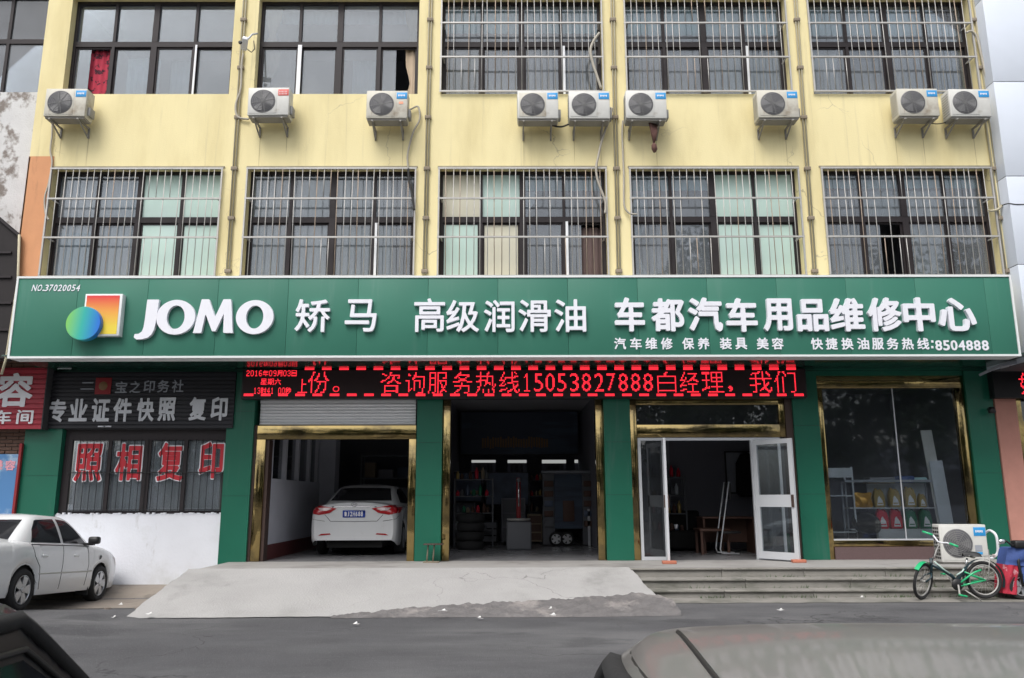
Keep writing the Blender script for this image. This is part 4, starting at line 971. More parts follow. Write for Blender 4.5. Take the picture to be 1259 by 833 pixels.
# red garage sign of the neighbour
rs_ = thing('red_garage_sign', 'red ribbed sign with white characters of the neighbouring workshop at the left', 'sign')
YR = YG-.30
ra, rb = -10.6, at(54,490,YR).x; rz0, rz1 = at(25,527,YR).z, at(25,452,YR).z
corrugated(MB(), ra, rb-.0, rz0, rz1, YR, .09).build('ribbed_sheet', 'corrugated_red', rs_)
MB().box(rb+.001, rb+.02, YR, YG-.0, rz0-.01, rz1).build('end_cap', 'dark_joint', rs_)
pxletters(crop([('容',-14,158,72,236)], 0, 440, 3.934), YR-.014, .012, 'white_vinyl', rs_, name='character', off=.030, n=56)
pxletters(crop([('车',-30,54,252,318),('间',80,160,250,318)], 0, 440, 3.934), YR-.014, .012, 'white_vinyl', rs_, name='character', off=.022, n=44)

# ================================================================== AIR CONDITIONERS
def ac_unit(name, label, group, sticker='sticker_blue', w_=.76, h=.55, d_=.28, brackets=True, bm_='ac_white', bcol='bracket'):
    t = thing(name, label, 'air conditioner', group=group)
    MB().bbox_bev(0, w_, 0, d_, 0, h, .012).build('casing', bm_, t)
    gx0, gx1 = .03, w_*.70
    MB().bbox_bev(gx0, gx1, -.006, .01, .035, h-.035, .004).build('fan_surround', bm_ if True else '', t)
    cx_, cz_, r = (gx0+gx1)/2, h/2, min((gx1-gx0), h-.07)/2-.012
    fan = MB(); fan.lathe([(0,.0),(r,.0),(r+.004,.006)], 32, Matrix.Translation((cx_, -.009, cz_)), 'Y'); fo = fan.build('fan_opening', 'ac_fan', t)
    gr = MB()
    for q in range(1, 8): rr = r*q/7.2; gr.tube([(cx_+rr*math.cos(a*math.pi/14), -.017, cz_+rr*math.sin(a*math.pi/14)) for a in range(28)], .0030, 4, closed=True)
    for q in range(8): a = q*math.pi/4+.2; gr.bar((cx_,-.016,cz_), (cx_+r*math.cos(a),-.016,cz_+r*math.sin(a)), .006, .004)
    gr.build('fan_guard', 'ac_grille' , fo)
    bl = MB()
    for q in range(3):
        a = q*2*math.pi/3; bl.poly([(cx_+.03*math.cos(a), -.0115, cz_+.03*math.sin(a)), (cx_+r*.9*math.cos(a-.45), -.0115, cz_+r*.9*math.sin(a-.45)), (cx_+r*.92*math.cos(a), -.0112, cz_+r*.92*math.sin(a)), (cx_+r*.8*math.cos(a+.45), -.0112, cz_+r*.8*math.sin(a+.45))])
    bl.build('fan_blade', 'fan_grey', fo)
    MB().bbox_bev(w_*.73, w_*.985, -.005, -.001, h*.70, h*.93, .001).build('sticker', sticker, t)
    if sticker == 'sticker_blue':
        lt = MB(); x = w_*.77
        for q in range(5): lt.box(x+q*.026, x+q*.026+.019, -.0075, -.0055, h*.79+.006*(q % 2), h*.85); 
        lt.build('sticker_print', 'white_vinyl', t)
    else:
        lt = MB()
        for z in (h*.735, h*.815): 
            for q in range(6): lt.box(w_*.76+q*.026, w_*.76+q*.026+.008, -.0075, -.0055, z, z+.03)
        lt.build('sticker_print', 'white_vinyl', t)
    MB().bbox_bev(w_+.001, w_+.05, .08, d_-.03, .05, .22, .008).build('valve_cover', 'ac_grille', t)
    MB().box(.02, w_-.02, .03, d_-.01, -.03, -.001).build('base_tray', bcol, t)
    vs_ = MB()
    for q in range(9): vs_.box(-.004, -.0005, .04, d_-.04, .06+q*.05, .075+q*.05)
    vs_.build('side_vent', 'ac_grille', t)
    if brackets:
        for x in (.10, w_-.14):
            b = MB(); b.box(x, x+.03, .0, d_+.16, -.06, -.032); b.box(x, x+.03, d_+.13, d_+.158, -.24, -.061); b.bar((x+.015, .06, -.06), (x+.015, d_+.13, -.225), .022)
            b.build('bracket', bcol, t)
    return t
YA = -.44
acs = [(57,108.5,'leftmost wall air conditioner, below the window with red curtain','sticker_blue'),
       (306,107.5,'wall air conditioner with a red sticker, below the window with beige curtains','sticker_red'),
       (451,111,'wall air conditioner right of the one with the red sticker','sticker_blue'),
       (636,111.5,'left of two wall air conditioners joined by a drooping black cable','sticker_blue'),
       (699,111.5,'right of two wall air conditioners joined by a drooping black cable','sticker_blue'),
       (768.5,111,'wall air conditioner with a brown rag hanging beneath it','sticker_blue'),
       (930.5,110.5,'lone wall air conditioner between the rag unit and the far right pair','sticker_blue'),
       (1102,108.5,'left air conditioner of the pair beside the grey column','sticker_blue'),
       (1165.5,109,'rightmost wall air conditioner, next to the grey column','sticker_blue')]
protos = {}
ac_at = []
for i, (u, v, lab, stk) in enumerate(acs):
    if stk not in protos: t = ac_unit('air_conditioner', lab, 'wall air conditioners', stk, bcol='bracket'); protos[stk] = t
    else: t = copy_tree(protos[stk]); t['label'] = lab
    q = at(u, v, YA); t.location = (q.x, YA, q.z-.55); t.rotation_euler = (0, R((.3,-.5,.2,0,.2,.6,-.4,0,.3)[i]), 0); ac_at.append(q)
for t in [o for o in bpy.data.objects if o.name.startswith('air_conditioner')]:
    i = [a[2] for a in acs].index(t['label'])
    if i in (0, 2, 3, 6, 7):
        for c in t.children:
            if c.name.split('.')[0] in ('casing', 'fan_surround') and (i != 3 or c.name.startswith('fan')):
                c.material_slots[0].link = 'OBJECT'; c.material_slots[0].material = M['ac_aged']
    for dx in (.115, .635):      # rust runs on the wall under each bracket
        if random.random() < .75:
            L = random.uniform(.35,.75); x = t.location.x+dx+random.uniform(-.01,.01); zt_ = t.location.z-.25
            MB().poly([(x-.006,-.002,zt_),(x+.008,-.002,zt_),(x+.006,-.002,zt_-L*.6),(x+.001,-.002,zt_-L),(x-.004,-.002,zt_-L*.5)]).build('rust_run', 'rust_run', bld)
# orange extra sticker on the third unit
q = ac_at[2]; t3 = [o for o in bpy.data.objects if o.get('label') == acs[2][2]][0]
MB().box(.60, .68, -.005, -.001, .28, .33).build('notice', 'sticker_orange', t3)
def cable(name, pts, r, m, label, cat='cable', n=6, sm=8):
    P = [Vector(p) for p in pts]; out = []
    for i in range(len(P)-1):
        p0, p1, p2, p3 = P[max(i-1,0)], P[i], P[i+1], P[min(i+2,len(P)-1)]
        for s in range(sm):
            t = s/sm; out.append(.5*((2*p1)+(-p0+p2)*t+(2*p0-5*p1+4*p2-p3)*t*t+(-p0+3*p1-3*p2+p3)*t**3))
    out.append(P[-1])
    return tag(MB().tube(out, r, n).build(name, m), label, cat)
def pp(L, Y): return [at(u, v, Y) for u, v in L]
cable('cable', pp([(676,150),(680,154),(690,155.5),(700,152),(706,148)], -.2), .018, 'cable_black', 'black cable drooping between the two middle air conditioners')
cable('cable', pp([(1140,150),(1150,152),(1160,151),(1168,148)], -.2), .010, 'cable_black', 'thin dark cable between the two air conditioners beside the grey column')
cable('pipe_wrap', pp([(744,136),(752,133),(749,147),(744,160),(739,176),(736,190),(733,206),(735,222),(744,247),(744,262)], -.12), .022, 'cable_grey', 'pale wrapped refrigerant pipe running down from the middle units into a window', 'pipe')
cable('pipe_wrap', pp([(737,40),(730,50),(726,62),(729,78),(733,90),(739,108)], -.14), .026, 'cable_grey', 'pale wrapped pipe hanging on the upper middle grille', 'pipe')
cable('pipe_wrap', pp([(766,148),(765,165),(766,190),(767,215),(767,240),(768,254),(774,262),(783,263)], -.06), .018, 'cable_grey', 'thin pale pipe beside the rag unit curving into the barred window', 'pipe')
cable('pipe_wrap', pp([(498,137),(505,134),(514,131),(516,146),(509,160),(504,176),(501,192),(502,207)], -.06), .018, 'cable_grey', 'grey cable dangling from the third air conditioner to the window below', 'pipe')
cable('pipe_wrap', pp([(502,207),(503,222),(507,240),(509,258)], -.15), .022, 'cable_black', 'black pipe end hanging on the grille of the grey curtained window', 'pipe')
cable('pipe_wrap', pp([(306,146),(296,145),(291,141),(290,128),(296,108),(297,80),(299,66)], -.05), .022, 'cable_grey', 'thick wrapped pipe rising from the red sticker unit along the pilaster', 'pipe')
cable('pipe_wrap', pp([(64,150),(64,165),(62,185),(64,200),(60,225),(55,243),(56,262),(60,270)], -.04), .018, 'cable_grey', 'grey pipe running down the corner from the leftmost air conditioner', 'pipe')
cable('pipe_wrap', pp([(1214,128),(1219,122),(1215,105),(1211,88),(1206,65),(1201,45),(1194,38),(1188,40)], -.08), .022, 'cable_grey', 'pale wrapped pipe from the rightmost air conditioner up beside the window', 'pipe')
cable('pipe_wrap', pp([(1232,252),(1227,257),(1219,259),(1215,258)], -.1), .022, 'pipe_paint', 'pale cable stub entering the last window from the grey column', 'pipe')
cable('cable', pp([(1259,251),(1249,251),(1240,250),(1232,252)], -.3), .011, 'cable_black', 'thin dark wire crossing the grey column', 'cable')
# hanging rag
rg = MB(); q = at(803,150,-.3)
for k in range(5):
    x = q.x-.06+k*.03; rg.tube([(x, -.3+.02*k, q.z), (x*.6+q.x*.4+.01, -.3, q.z-.2), (q.x+.0, -.3, q.z-.42)], [.03,.028,.018], 6)
rg.tube([(q.x,-.3,q.z-.42),(q.x,-.3,q.z-.46),(q.x+.005,-.3,q.z-.54),(q.x,-.3,q.z-.60)], [.02,.05,.055,.02], 8)
tag(rg.build('rag', 'cloth_brown'), 'brown knotted rag hanging under an air conditioner', 'rag')
# drain lines with clamps
def riser(name, uu, label, r=.020, pair=.05):
    t = thing(name, label, 'pipe', group='thin pipes running down the yellow pilasters')
    pts = [at(u, v, -.035) for u, v in uu]
    top, bot = pts[0], pts[-1]; x = (top.x+bot.x)/2
    for s in ((-pair/2, pair/2) if pair else (0,)): MB().tube([(top.x+s,-.035,12.9),(top.x+s,-.035,top.z),(bot.x+s,-.035,bot.z)], r, 8).build('pipe', 'pipe_paint', t)
    for v in (24, 83, 144, 207, 268, 333):
        z = at(uu[0][0], v, -.035).z; f_ = (z-bot.z)/(top.z-bot.z); xx_ = bot.x+(top.x-bot.x)*f_
        MB().bbox_bev(xx_-.06, xx_+.06, -.062, -.002, z-.035, z+.035, .006).build('clamp', 'clamp', t)
    return t
riser('drain_pipe', [(301,0),(280,337)], 'pair of thin pipes on the pilaster between the first and second windows from the left', .016, .05)
riser('drain_pipe', [(529.5,0),(522,337)], 'pair of thin pipes on the pilaster between the second and third windows', .016, .05)
riser('drain_pipe', [(752.9,0),(761,337)], 'pair of thin pipes on the pilaster between the third and fourth windows', .016, .05)
riser('drain_pipe', [(978,0),(1002,337)], 'pair of thin pipes on the pilaster between the fourth and fifth windows', .016, .05)
riser('drain_pipe', [(1194,0),(1240,337)], 'pair of thin pipes squeezed between the last window and the grey column', .018, .08)
# camera on the first pilaster
cc_ = thing('security_camera', 'small white security camera on an arm at the first pilaster', 'camera')
a = at(316,41,-.05); c = at(301,52,-.45)
MB().tube([a, at(310,42,-.2), c], .018, 8).build('arm', 'aluminium', cc_)
MB().bbox_bev(-.05,.05,-.13,.13,-.045,.045,.015, Matrix.Translation(c+Vector((0,0,-.02))) @ Matrix.Rotation(R(-25),4,'X') @ Matrix.Rotation(R(20),4,'Z')).build('camera_body', 'white_vinyl', cc_)
MB().lathe([(0,0),(.035,0),(.035,.02)], 12, Matrix.Translation(c+Vector((-.04,-.135,-.075))), 'Y').build('lens', 'trim_black', cc_)
MB().tube([at(304,60,-.1), at(309,64,-.08), at(313,60,-.06), at(312,50,-.05)], .010, 6).build('wire', 'cable_black', cc_)

# ================================================================== NEIGHBOURS
ln = thing('left_neighbour', 'old white peeling building with dark windows left of the yellow one', 'building')
YN = .30
zb2 = at(40,113,YN).z
b = MB(); b.quad((-16,YN,4.32),(BX0-.0,YN,4.32),(BX0-.0,YN,zb2),(-16,YN,zb2)); b.quad((-16,YN,11.6),(BX0,YN,11.6),(BX0,YN,13),(-16,YN,13))
b.quad((-16,YN,zb2),(BX0,YN,zb2),(BX0,YN+.3,zb2),(-16,YN+.3,zb2))
b.build('wall', 'peeling_white', ln)
wn = MB(); y = YN+.16; zt2 = at(30,45,YN).z
wn.box(-13, BX0-.02, y, y+.06, zb2, zb2+.06); wn.box(-13, BX0-.02, y, y+.06, zt2-.05, zt2+.05); wn.box(-13, BX0-.02, y, y+.06, 11.5, 11.6)
mx = [BX0-.06, at(9,60,YN+.16).x, -10.8, -11.6, -12.5]
for x in mx: wn.box(x-.03, x+.03, y-.004, y+.056, zb2+.06, zt2-.05); wn.box(x-.03, x+.03, y-.004, y+.056, zt2+.05, 11.5)
wo = wn.build('window', 'dark_frame', ln)
for a, c in zip(mx[1:], mx):
    MB().box(a+.03, c-.03, y+.03, y+.036, zt2+.05, 11.5).build('pane', 'window_glass', wo)
    if a < -9.9: MB().box(a+.03, c-.03, y+.03, y+.036, zb2+.06, zt2-.05).build('pane', 'window_glass', wo)
b = MB(); b.quad((-13,y+2,zb2-1),(BX0-.01,y+2,zb2-1),(BX0-.01,y+2,12),(-13,y+2,12)); b.quad((-13,y+.1,zb2-.02),(BX0-.01,y+.1,zb2-.02),(BX0-.01,y+2,zb2-.02),(-13,y+2,zb2-.02)); b.quad((-13,y+.1,11.61),(BX0-.01,y+.1,11.61),(BX0-.01,y+2,11.61),(-13,y+2,11.61))
b.build('room', 'room_wall', wo)
# dark lean-to roof in front of the neighbour
rf = thing('lean_to_roof', 'dark gabled metal lean-to roof end at the far left edge', 'roof')
YLT = -.08
A_ = at(0,252,YLT); B_ = at(25,289,YLT); C_ = at(22,345,YLT); D_ = at(7,440,YLT)
b = MB()
pts = [Vector((-13,YLT,A_.z+ (A_.x+13)*.75)), B_, C_, D_, Vector((-13,YLT,D_.z))]
bk_ = [p+Vector((-.12,.37,0)) for p in pts]
b.poly(pts); b.poly(list(reversed(bk_)))
for i in range(5): b.quad(pts[i], bk_[i], bk_[(i+1)%5], pts[(i+1)%5])
b.build('gable_wall', 'dark_roofing', rf)
MB().bar(pts[0]+Vector((0,-.02,-.01)), pts[1]+Vector((0,-.02,-.01)), .04, .05).build('roof_edge', 'dark_frame', rf)
MB().tube([B_+Vector((0,-.03,0)), C_+Vector((.02,-.03,0)), D_+Vector((.03,-.03,0)), D_+Vector((-.02,-.03,-.3))], .022, 8).build('downpipe', 'pipe_paint', rf)
for v in (310, 340, 372, 405):
    q = at(10, v, YLT-.02); MB().box(-13, q.x+.06, YLT-.035, YLT-.005, q.z-.02, q.z+.02).build('sheet_seam', 'dark_frame', rf)
# brick wall under the red sign: courses of separate bricks
bwall = thing('brick_wall', 'old brown brick wall under the red workshop sign', 'wall')
YW = YG+.06
MB().box(-13, -9.12, YW+.02, YW+.3, -.2, 4.6).build('mortar_bed', 'mortar', bwall)
brm = [MB().bbox_bev(0,.225,0,.03,0,.055,.005).mesh('brick'), MB().bbox_bev(0,.105,0,.03,0,.055,.005).mesh('brick')]
zz = 1.95; row = 0; nb = 0
while zz < 3.05:
    x = -10.35 + (row % 2)*.115
    while x < -9.24:
        share('brick', brm[0], 'brick_red', bwall, (x, YW-.006+random.uniform(-.004,.004), zz)); x += .237; nb += 1
    zz += .067; row += 1
zz = 3.95
while zz < 4.5:
    x = -9.95 + (row % 2)*.115
    while x < -9.2:
        share('brick', brm[0], 'brick_red', bwall, (x, YW-.006+random.uniform(-.004,.004), zz)); x += .237
    zz += .067; row += 1
ub = MB()
for z in (4.02,4.1,4.18): ub.box(-5.05, -4.0, YG-.06, YG-.02, z, z+.05)
po_ = thing('poster_board', 'faded blue advertising board with pink characters beside the green pillar', 'poster')
YO = YG-.12
a = at(-40,640,YO); c = at(24,558,YO)
MB().box(a.x, c.x-.02, YO, YO+.02, 1.25, c.z).build('printed_sheet', 'poster_blue', po_)
MB().box(c.x-.0, c.x+.045, YO-.03, YO+.03, -.05, at(29,545,YO).z).build('post', 'seal_red', po_)
pxletters([('美',-8,3.5,565,577),('容',6,19,565.5,578)], YO-.008, .006, 'poster_pink', po_, name='character', off=.03, n=30)
MB().box(a.x, c.x-.02, YO+.03, YO+.06, .1, 1.25).build('lower_panel', 'under_black', po_)

rn = thing('right_neighbour', 'pale grey panel clad column at the right edge', 'building')
b = MB()
rx0 = 9.375; YC = -.30
zs = [5.0, at(1232,228,YC).z-2.0, at(1232,228,YC).z, at(1219,100,YC).z, 13]
zs = [0+3.9, 5.66, 7.35, at(1225,100,YC).z, 11.0, 13]
for a, c in zip(zs, zs[1:]): MB().bbox_bev(rx0-.185, rx0+2.6, YC, 1.0, a+.006, c-.006, .004).build('cladding_panel', 'panel_cladding', rn)
MB().box(rx0-.175, rx0+2.5, YC+.01, .9, 3.9, 13).build('core', 'dark_joint', rn)
# brick strip behind the sign end and neighbour shopfront
bs_ = thing('neighbour_shopfront', 'dark neighbouring shopfront with salmon pillar at the right edge', 'shopfront')
MB().box(9.315, 9.72, YG-.10, YG+.3, ZP, 3.6).build('salmon_pillar', 'salmon_paint', bs_)
MB().box(9.30, 14, YG-.05, YG+.25, 3.45, 3.95).build('header', 'dark_joint', bs_)
MB().box(9.72, 9.86, YG-.02, YG+.1, ZP, 3.45).build('gold_trim', 'gold_mirror', bs_)
MB().box(9.862, 12, YG-.0, YG+.1, 2.70, 2.98).build('gold_trim', 'gold_mirror', bs_)
MB().box(9.862, 12, YG+.06, YG+.07, 2.985, 3.45).build('pane', 'dark_glass', bs_)
MB().box(9.862, 12, YG+.06, YG+.07, ZP, 2.695).build('pane', 'dark_glass', bs_)
MB().box(9.862, 12, YG+.02, YG+.05, 1.62, 1.74).build('crossbar', 'aluminium', bs_)
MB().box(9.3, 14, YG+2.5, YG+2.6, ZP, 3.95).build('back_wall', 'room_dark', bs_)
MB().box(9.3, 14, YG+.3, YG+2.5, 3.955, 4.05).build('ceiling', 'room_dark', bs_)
q = at(1252,596,YG+.05); MB().box(q.x-.12, q.x+.3, YG+.045, YG+.055, at(0,610,YG).z, at(0,584,YG).z).build('notice', 'white_vinyl', bs_)
bsg = thing('blue_notice', 'small blue notice with white characters on the neighbouring glass', 'sign')
a = at(1243,556,YG+.03); c = at(1259,542,YG+.03)
MB().box(a.x, a.x+1.1, YG+.03, YG+.045, a.z, c.z).build('plate', 'sticker_blue', bsg)
pxletters([('已',1243.5,1247.8,545,553),('进',1248.4,1253,545,553),('入',1253.6,1258.2,545,553)], YG+.026, .003, 'white_vinyl', bsg, name='character', off=.03, n=26)
nl = thing('neighbour_led', 'black LED board with a partly visible red character at the right edge', 'LED display')
YE = YG-.25
a = at(1224,489,YE); c = at(1226,456,YE)
MB().bbox_bev(a.x, a.x+3, YE, YG-.06, a.z, c.z+.02, .01).build('housing', 'led_housing', nl)
lb_save, YD_save = lb, YD; lb, YD = nl, YE-.005
led_char('好', 1253, 1281, 458, 486)
lb, YD = lb_save, YD_save
aw = thing('awning_frame', 'short grey metal awning strut under the right end of the sign', 'awning')
MB().bar(at(1204,461,.3), at(1232,448,.1), .05, .04).bar(at(1230,449,.1), at(1262,443,.1), .05, .05).build('strut', 'grey_paint', aw)
MB().quad(at(1228,450,.1), at(1265,443,.1), at(1265,452,.9), at(1232,455,.9)).build('sheet', 'grey_paint', aw)
lp = thing('wall_lamp', 'small dark lamp fitting on the salmon pillar', 'lamp'); q = at(1219,500,YG-.2)
MB().lathe([(0,0),(.05,0),(.07,-.1),(.05,-.12),(0,-.12)], 14, Matrix.Translation(q)).build('lamp_body', 'trim_black', lp); MB().bar(q+Vector((0,0,-.03)), q+Vector((0,.2,-.03)), .025).build('arm', 'trim_black', lp)

# ================================================================== GOODS IN THE DISPLAY WINDOW
YV = 1.42
rk = thing('display_rack', 'pale metal rack with open shelves at the left of the display window', 'rack')
a = at(1013,667,YV); c = at(1047,575,YV)
for x in (a.x, c.x-.0):
    for y in (YV, YV+.35): MB().box(x-.015, x+.015, y, y+.03, ZP, c.z+.02).build('upright', 'shelf_white', rk)
MB().box(a.x, c.x, YV-.01, YV-.001, at(0,590,YV).z, c.z).build('header_board', 'shelf_white', rk)
for v in (612, 657): MB().box(a.x+.015, c.x-.015, YV, YV+.36, at(0,v,YV).z-.02, at(0,v,YV).z).build('shelf_board', 'shelf_white', rk)
sh2 = thing('goods_shelf', 'white stepped display shelf carrying the oil cans', 'shelf')
gx0, gx1 = at(1078,640,YV).x, at(1152,640,YV).x
zA, zB = at(1100,623.5,YV).z, at(1100,650,YV).z
for z in (zA, zB): MB().box(gx0-.5, gx1, YV-.02, YV+.28, z-.022, z-.002).build('shelf_board', 'shelf_white', sh2)
MB().box(gx0, gx1, YV+.29, YV+.31, ZP+.3, at(0,597,YV).z).build('back_board', 'shelf_white', sh2)
MB().box(gx0, gx1, YV-.03, YV-.01, ZP+.3, zB-.03).build('front_board', 'shelf_white', sh2)
MB().box(gx0-.55, gx1+.05, YV-.01, YV+.5, at(0,596,YV).z, at(0,593,YV).z).build('top_board', 'grey_paint', sh2)
for x in (gx0-.52, gx1-.03): MB().box(x, x+.03, YV+.25, YV+.285, ZP, at(0,593,YV).z).build('upright', 'grey_paint', sh2)
def jug(label, m, u, v, h, group, wf=.62):
    t = thing('oil_can', label, 'oil can', group=group); q = at(u, v, YV+.1)
    w_ = h*wf; d_ = h*.36
    bm = bmesh.new()
    prof = [(0,0),(w_,0),(w_,h*.62),(w_*.92,h*.78),(w_*.55,h*.95),(w_*.42,h*1.0),(w_*.16,h*1.0),(w_*.10,h*.86),(0,h*.66)]
    vs = [bm.verts.new((x-w_/2, -d_/2, z)) for x, z in prof]; fc = bm.faces.new(vs)
    r_ = bmesh.ops.extrude_face_region(bm, geom=[fc]); 
    for vv in [e for e in r_['geom'] if isinstance(e, bmesh.types.BMVert)]: vv.co.y += d_
    bmesh.ops.recalc_face_normals(bm, faces=bm.faces[:]); bmesh.ops.bevel(bm, geom=bm.edges[:], offset=h*.05, segments=2, affect='EDGES')
    MB().addbm(bm, None, True).build('body', m, t, angle=50)
    MB().poly([(-w_*.30,-d_/2-.003,h*.12),(w_*.30,-d_/2-.003,h*.12),(w_*.22,-d_/2-.003,h*.40),(-w_*.05,-d_/2-.003,h*.66),(-w_*.18,-d_/2-.003,h*.55)]).build('label', 'white_vinyl', t)
    MB().box(-w_*.22, w_*.22, -d_/2-.006, -d_/2-.004, h*.2, h*.26).build('label_band', m, t)
    MB().lathe([(0,h*1.08),(w_*.13,h*1.08),(w_*.14,h*.98),(0,h*.98)], 12, Matrix.Translation((-w_*.22,0,0))).build('cap', m, t)
    MB().tube([(w_*.02,0,h*.97),(w_*.22,0,h*1.0),(w_*.42,0,h*.86),(w_*.46,0,h*.70)], h*.045, 8).build('handle', m, t)
    t.location = (q.x, YV+.1, q.z); return t
for u, v, h, m, lab in ((1081,623.3,.33,'oil_gold','first gold oil can on the upper shelf, beside the gold bag'),(1100,623.3,.34,'oil_gold','second gold oil can on the upper shelf'),(1119,623.3,.36,'oil_gold','third and largest gold oil can on the upper shelf'),(1134,622.8,.24,'oil_gold','small gold oil bottle at the right end of the upper shelf'),
                       (1085,649.6,.355,'oil_red','left red oil can on the lower shelf'),(1102,649.6,.355,'oil_red','right red oil can on the lower shelf'),(1120,649.4,.355,'oil_green','left green oil can on the lower shelf'),(1138.5,649.4,.355,'oil_green','right green oil can on the lower shelf')):
    q = at(u, v, YV+.1); jug(lab, m, u, v, h, 'oil cans in the display window').location.z = (zA if v < 630 else zB)
gb = MB(); q0, q1 = at(1052,622,YV), at(1071,604,YV)
gb.grid(lambda u, v: (q0.x+(q1.x-q0.x)*(u+.04*math.sin(v*9)*(u-.5)), YV-.0-.10*math.sin(u*math.pi)*math.sin(v*math.pi)-.01*math.sin(u*19+v*7), zA+(q1.z-q0.z)*v+.012*math.sin(u*9)), 12, 12)
gb.grid(lambda u, v: (q0.x+(q1.x-q0.x)*u, YV+.03+.08*math.sin(u*math.pi)*math.sin(v*math.pi), zA+(q1.z-q0.z)*v), 8, 8)
tag(gb.build('gold_bag', 'bag_gold'), 'shiny gold foil bag on the upper display shelf', 'bag')
tag(MB().lathe([(.0,0),(.20,0),(.24,.02),(.25,.05),(.235,.08),(.19,.09),(.17,.06),(0,.05)], 28, Matrix.Translation((at(1066,648,YV).x, YV+.05, at(0,648,YV).z+.0)) @ Matrix.Rotation(R(62),4,'X') @ Matrix.Diagonal((1.1,1,1,1))).build('steering_wheel_cover', 'rubber'), 'round black steering wheel cover leaning below the gold bag', 'steering wheel cover')
sb = MB(); q = at(1066,662,YV); tag(MB().bbox_bev(q.x-.22, q.x+.2, YV, YV+.3, ZP, zB-.03, .02).build('dark_carton', 'under_black'), 'black carton under the steering wheel cover', 'box')
qa = at(1107,593,YV); 
fd = thing('folded_cloth', 'folded blue and white cloths on top of the display shelf', 'cloth')
MB().bbox_bev(qa.x, qa.x+.30, YV+.02, YV+.3, qa.z, qa.z+.13, .03).build('blue_cloth', 'quilt_blue', fd); MB().bbox_bev(qa.x+.25, qa.x+.55, YV+.03, YV+.28, qa.z+.002, qa.z+.10, .03, Matrix.Identity(4)).build('white_cloth', 'curtain_teal', fd)
qb = at(1068,594,YV); tg = thing('flat_boxes', 'stack of flat dark boxes on the display shelf beside the cloths', 'box')
for k in range(3): MB().bbox_bev(qb.x+.02*k, qb.x+.52, YV+.02, YV+.3, qb.z+.04*k, qb.z+.036+.04*k, .006).build('flat_box', ['cardboard','grey_paint','room_wall'][k], tg)
bd = thing('leaning_board', 'pale boards leaning inside the display window at its right', 'board')
a = at(1151,575,YV-.2); 
MB().bbox_bev(-.13,.13,0,.02,0,1.5,.004, Matrix.Translation((at(1168,665,YV-.1).x, YV-.10, .75)) @ Matrix.Rotation(R(-4),4,'X') @ Matrix.Rotation(R(-2),4,'Y')).build('board', 'shelf_white', bd)
MB().bbox_bev(-.1,.12,0,.02,0,2.1,.004, Matrix.Translation((at(1166,665,YV-.1).x-.02, YV-.06, .75)) @ Matrix.Rotation(R(-5),4,'X') @ Matrix.Rotation(R(-2),4,'Y')).build('board', 'curtain_grey', bd)
MB().box(6.0, 8.75, 1.3, 3.2, ZP+.01, ZP+.3).build('display_plinth', 'room_wall', bld)

# ================================================================== GROUND AIR CONDITIONER
gt_ = ac_unit('floor_air_conditioner', 'large air conditioner outdoor unit standing on the platform behind the green bicycle', None, 'sticker_blue', w_=.80, h=.66, d_=.32, brackets=False)
q = at(1153,690,.15); gt_.location = (q.x, .0, ZP+.035); gt_.rotation_euler = (0,0,R(-7)); gt_.scale = (.95,.95,.95)
MB().box(.58, .70, -.008, -.004, .20, .30).build('data_plate', 'grey_paint', gt_); MB().box(.58, .70, -.008, -.004, .14, .18).build('data_plate', 'sticker_blue', gt_)
b = MB()
for k in range(9):
    for j in range(3): b.box(-.006, -.001, .04+j*.09, .10+j*.09, .05+k*.065, .09+k*.065)
b.build('louvre', 'trim_black', gt_)
cable('insulated_pipe', [at(1211,655,.1), at(1217,652,.0), at(1224,657,-.1), at(1226.5,668,-.1), at(1226,680,-.05), at(1219,686,.0), at(1213,684,.1)], .022, 'white_vinyl', 'white insulated pipe looping out of the right side of the floor unit', 'pipe', 8)

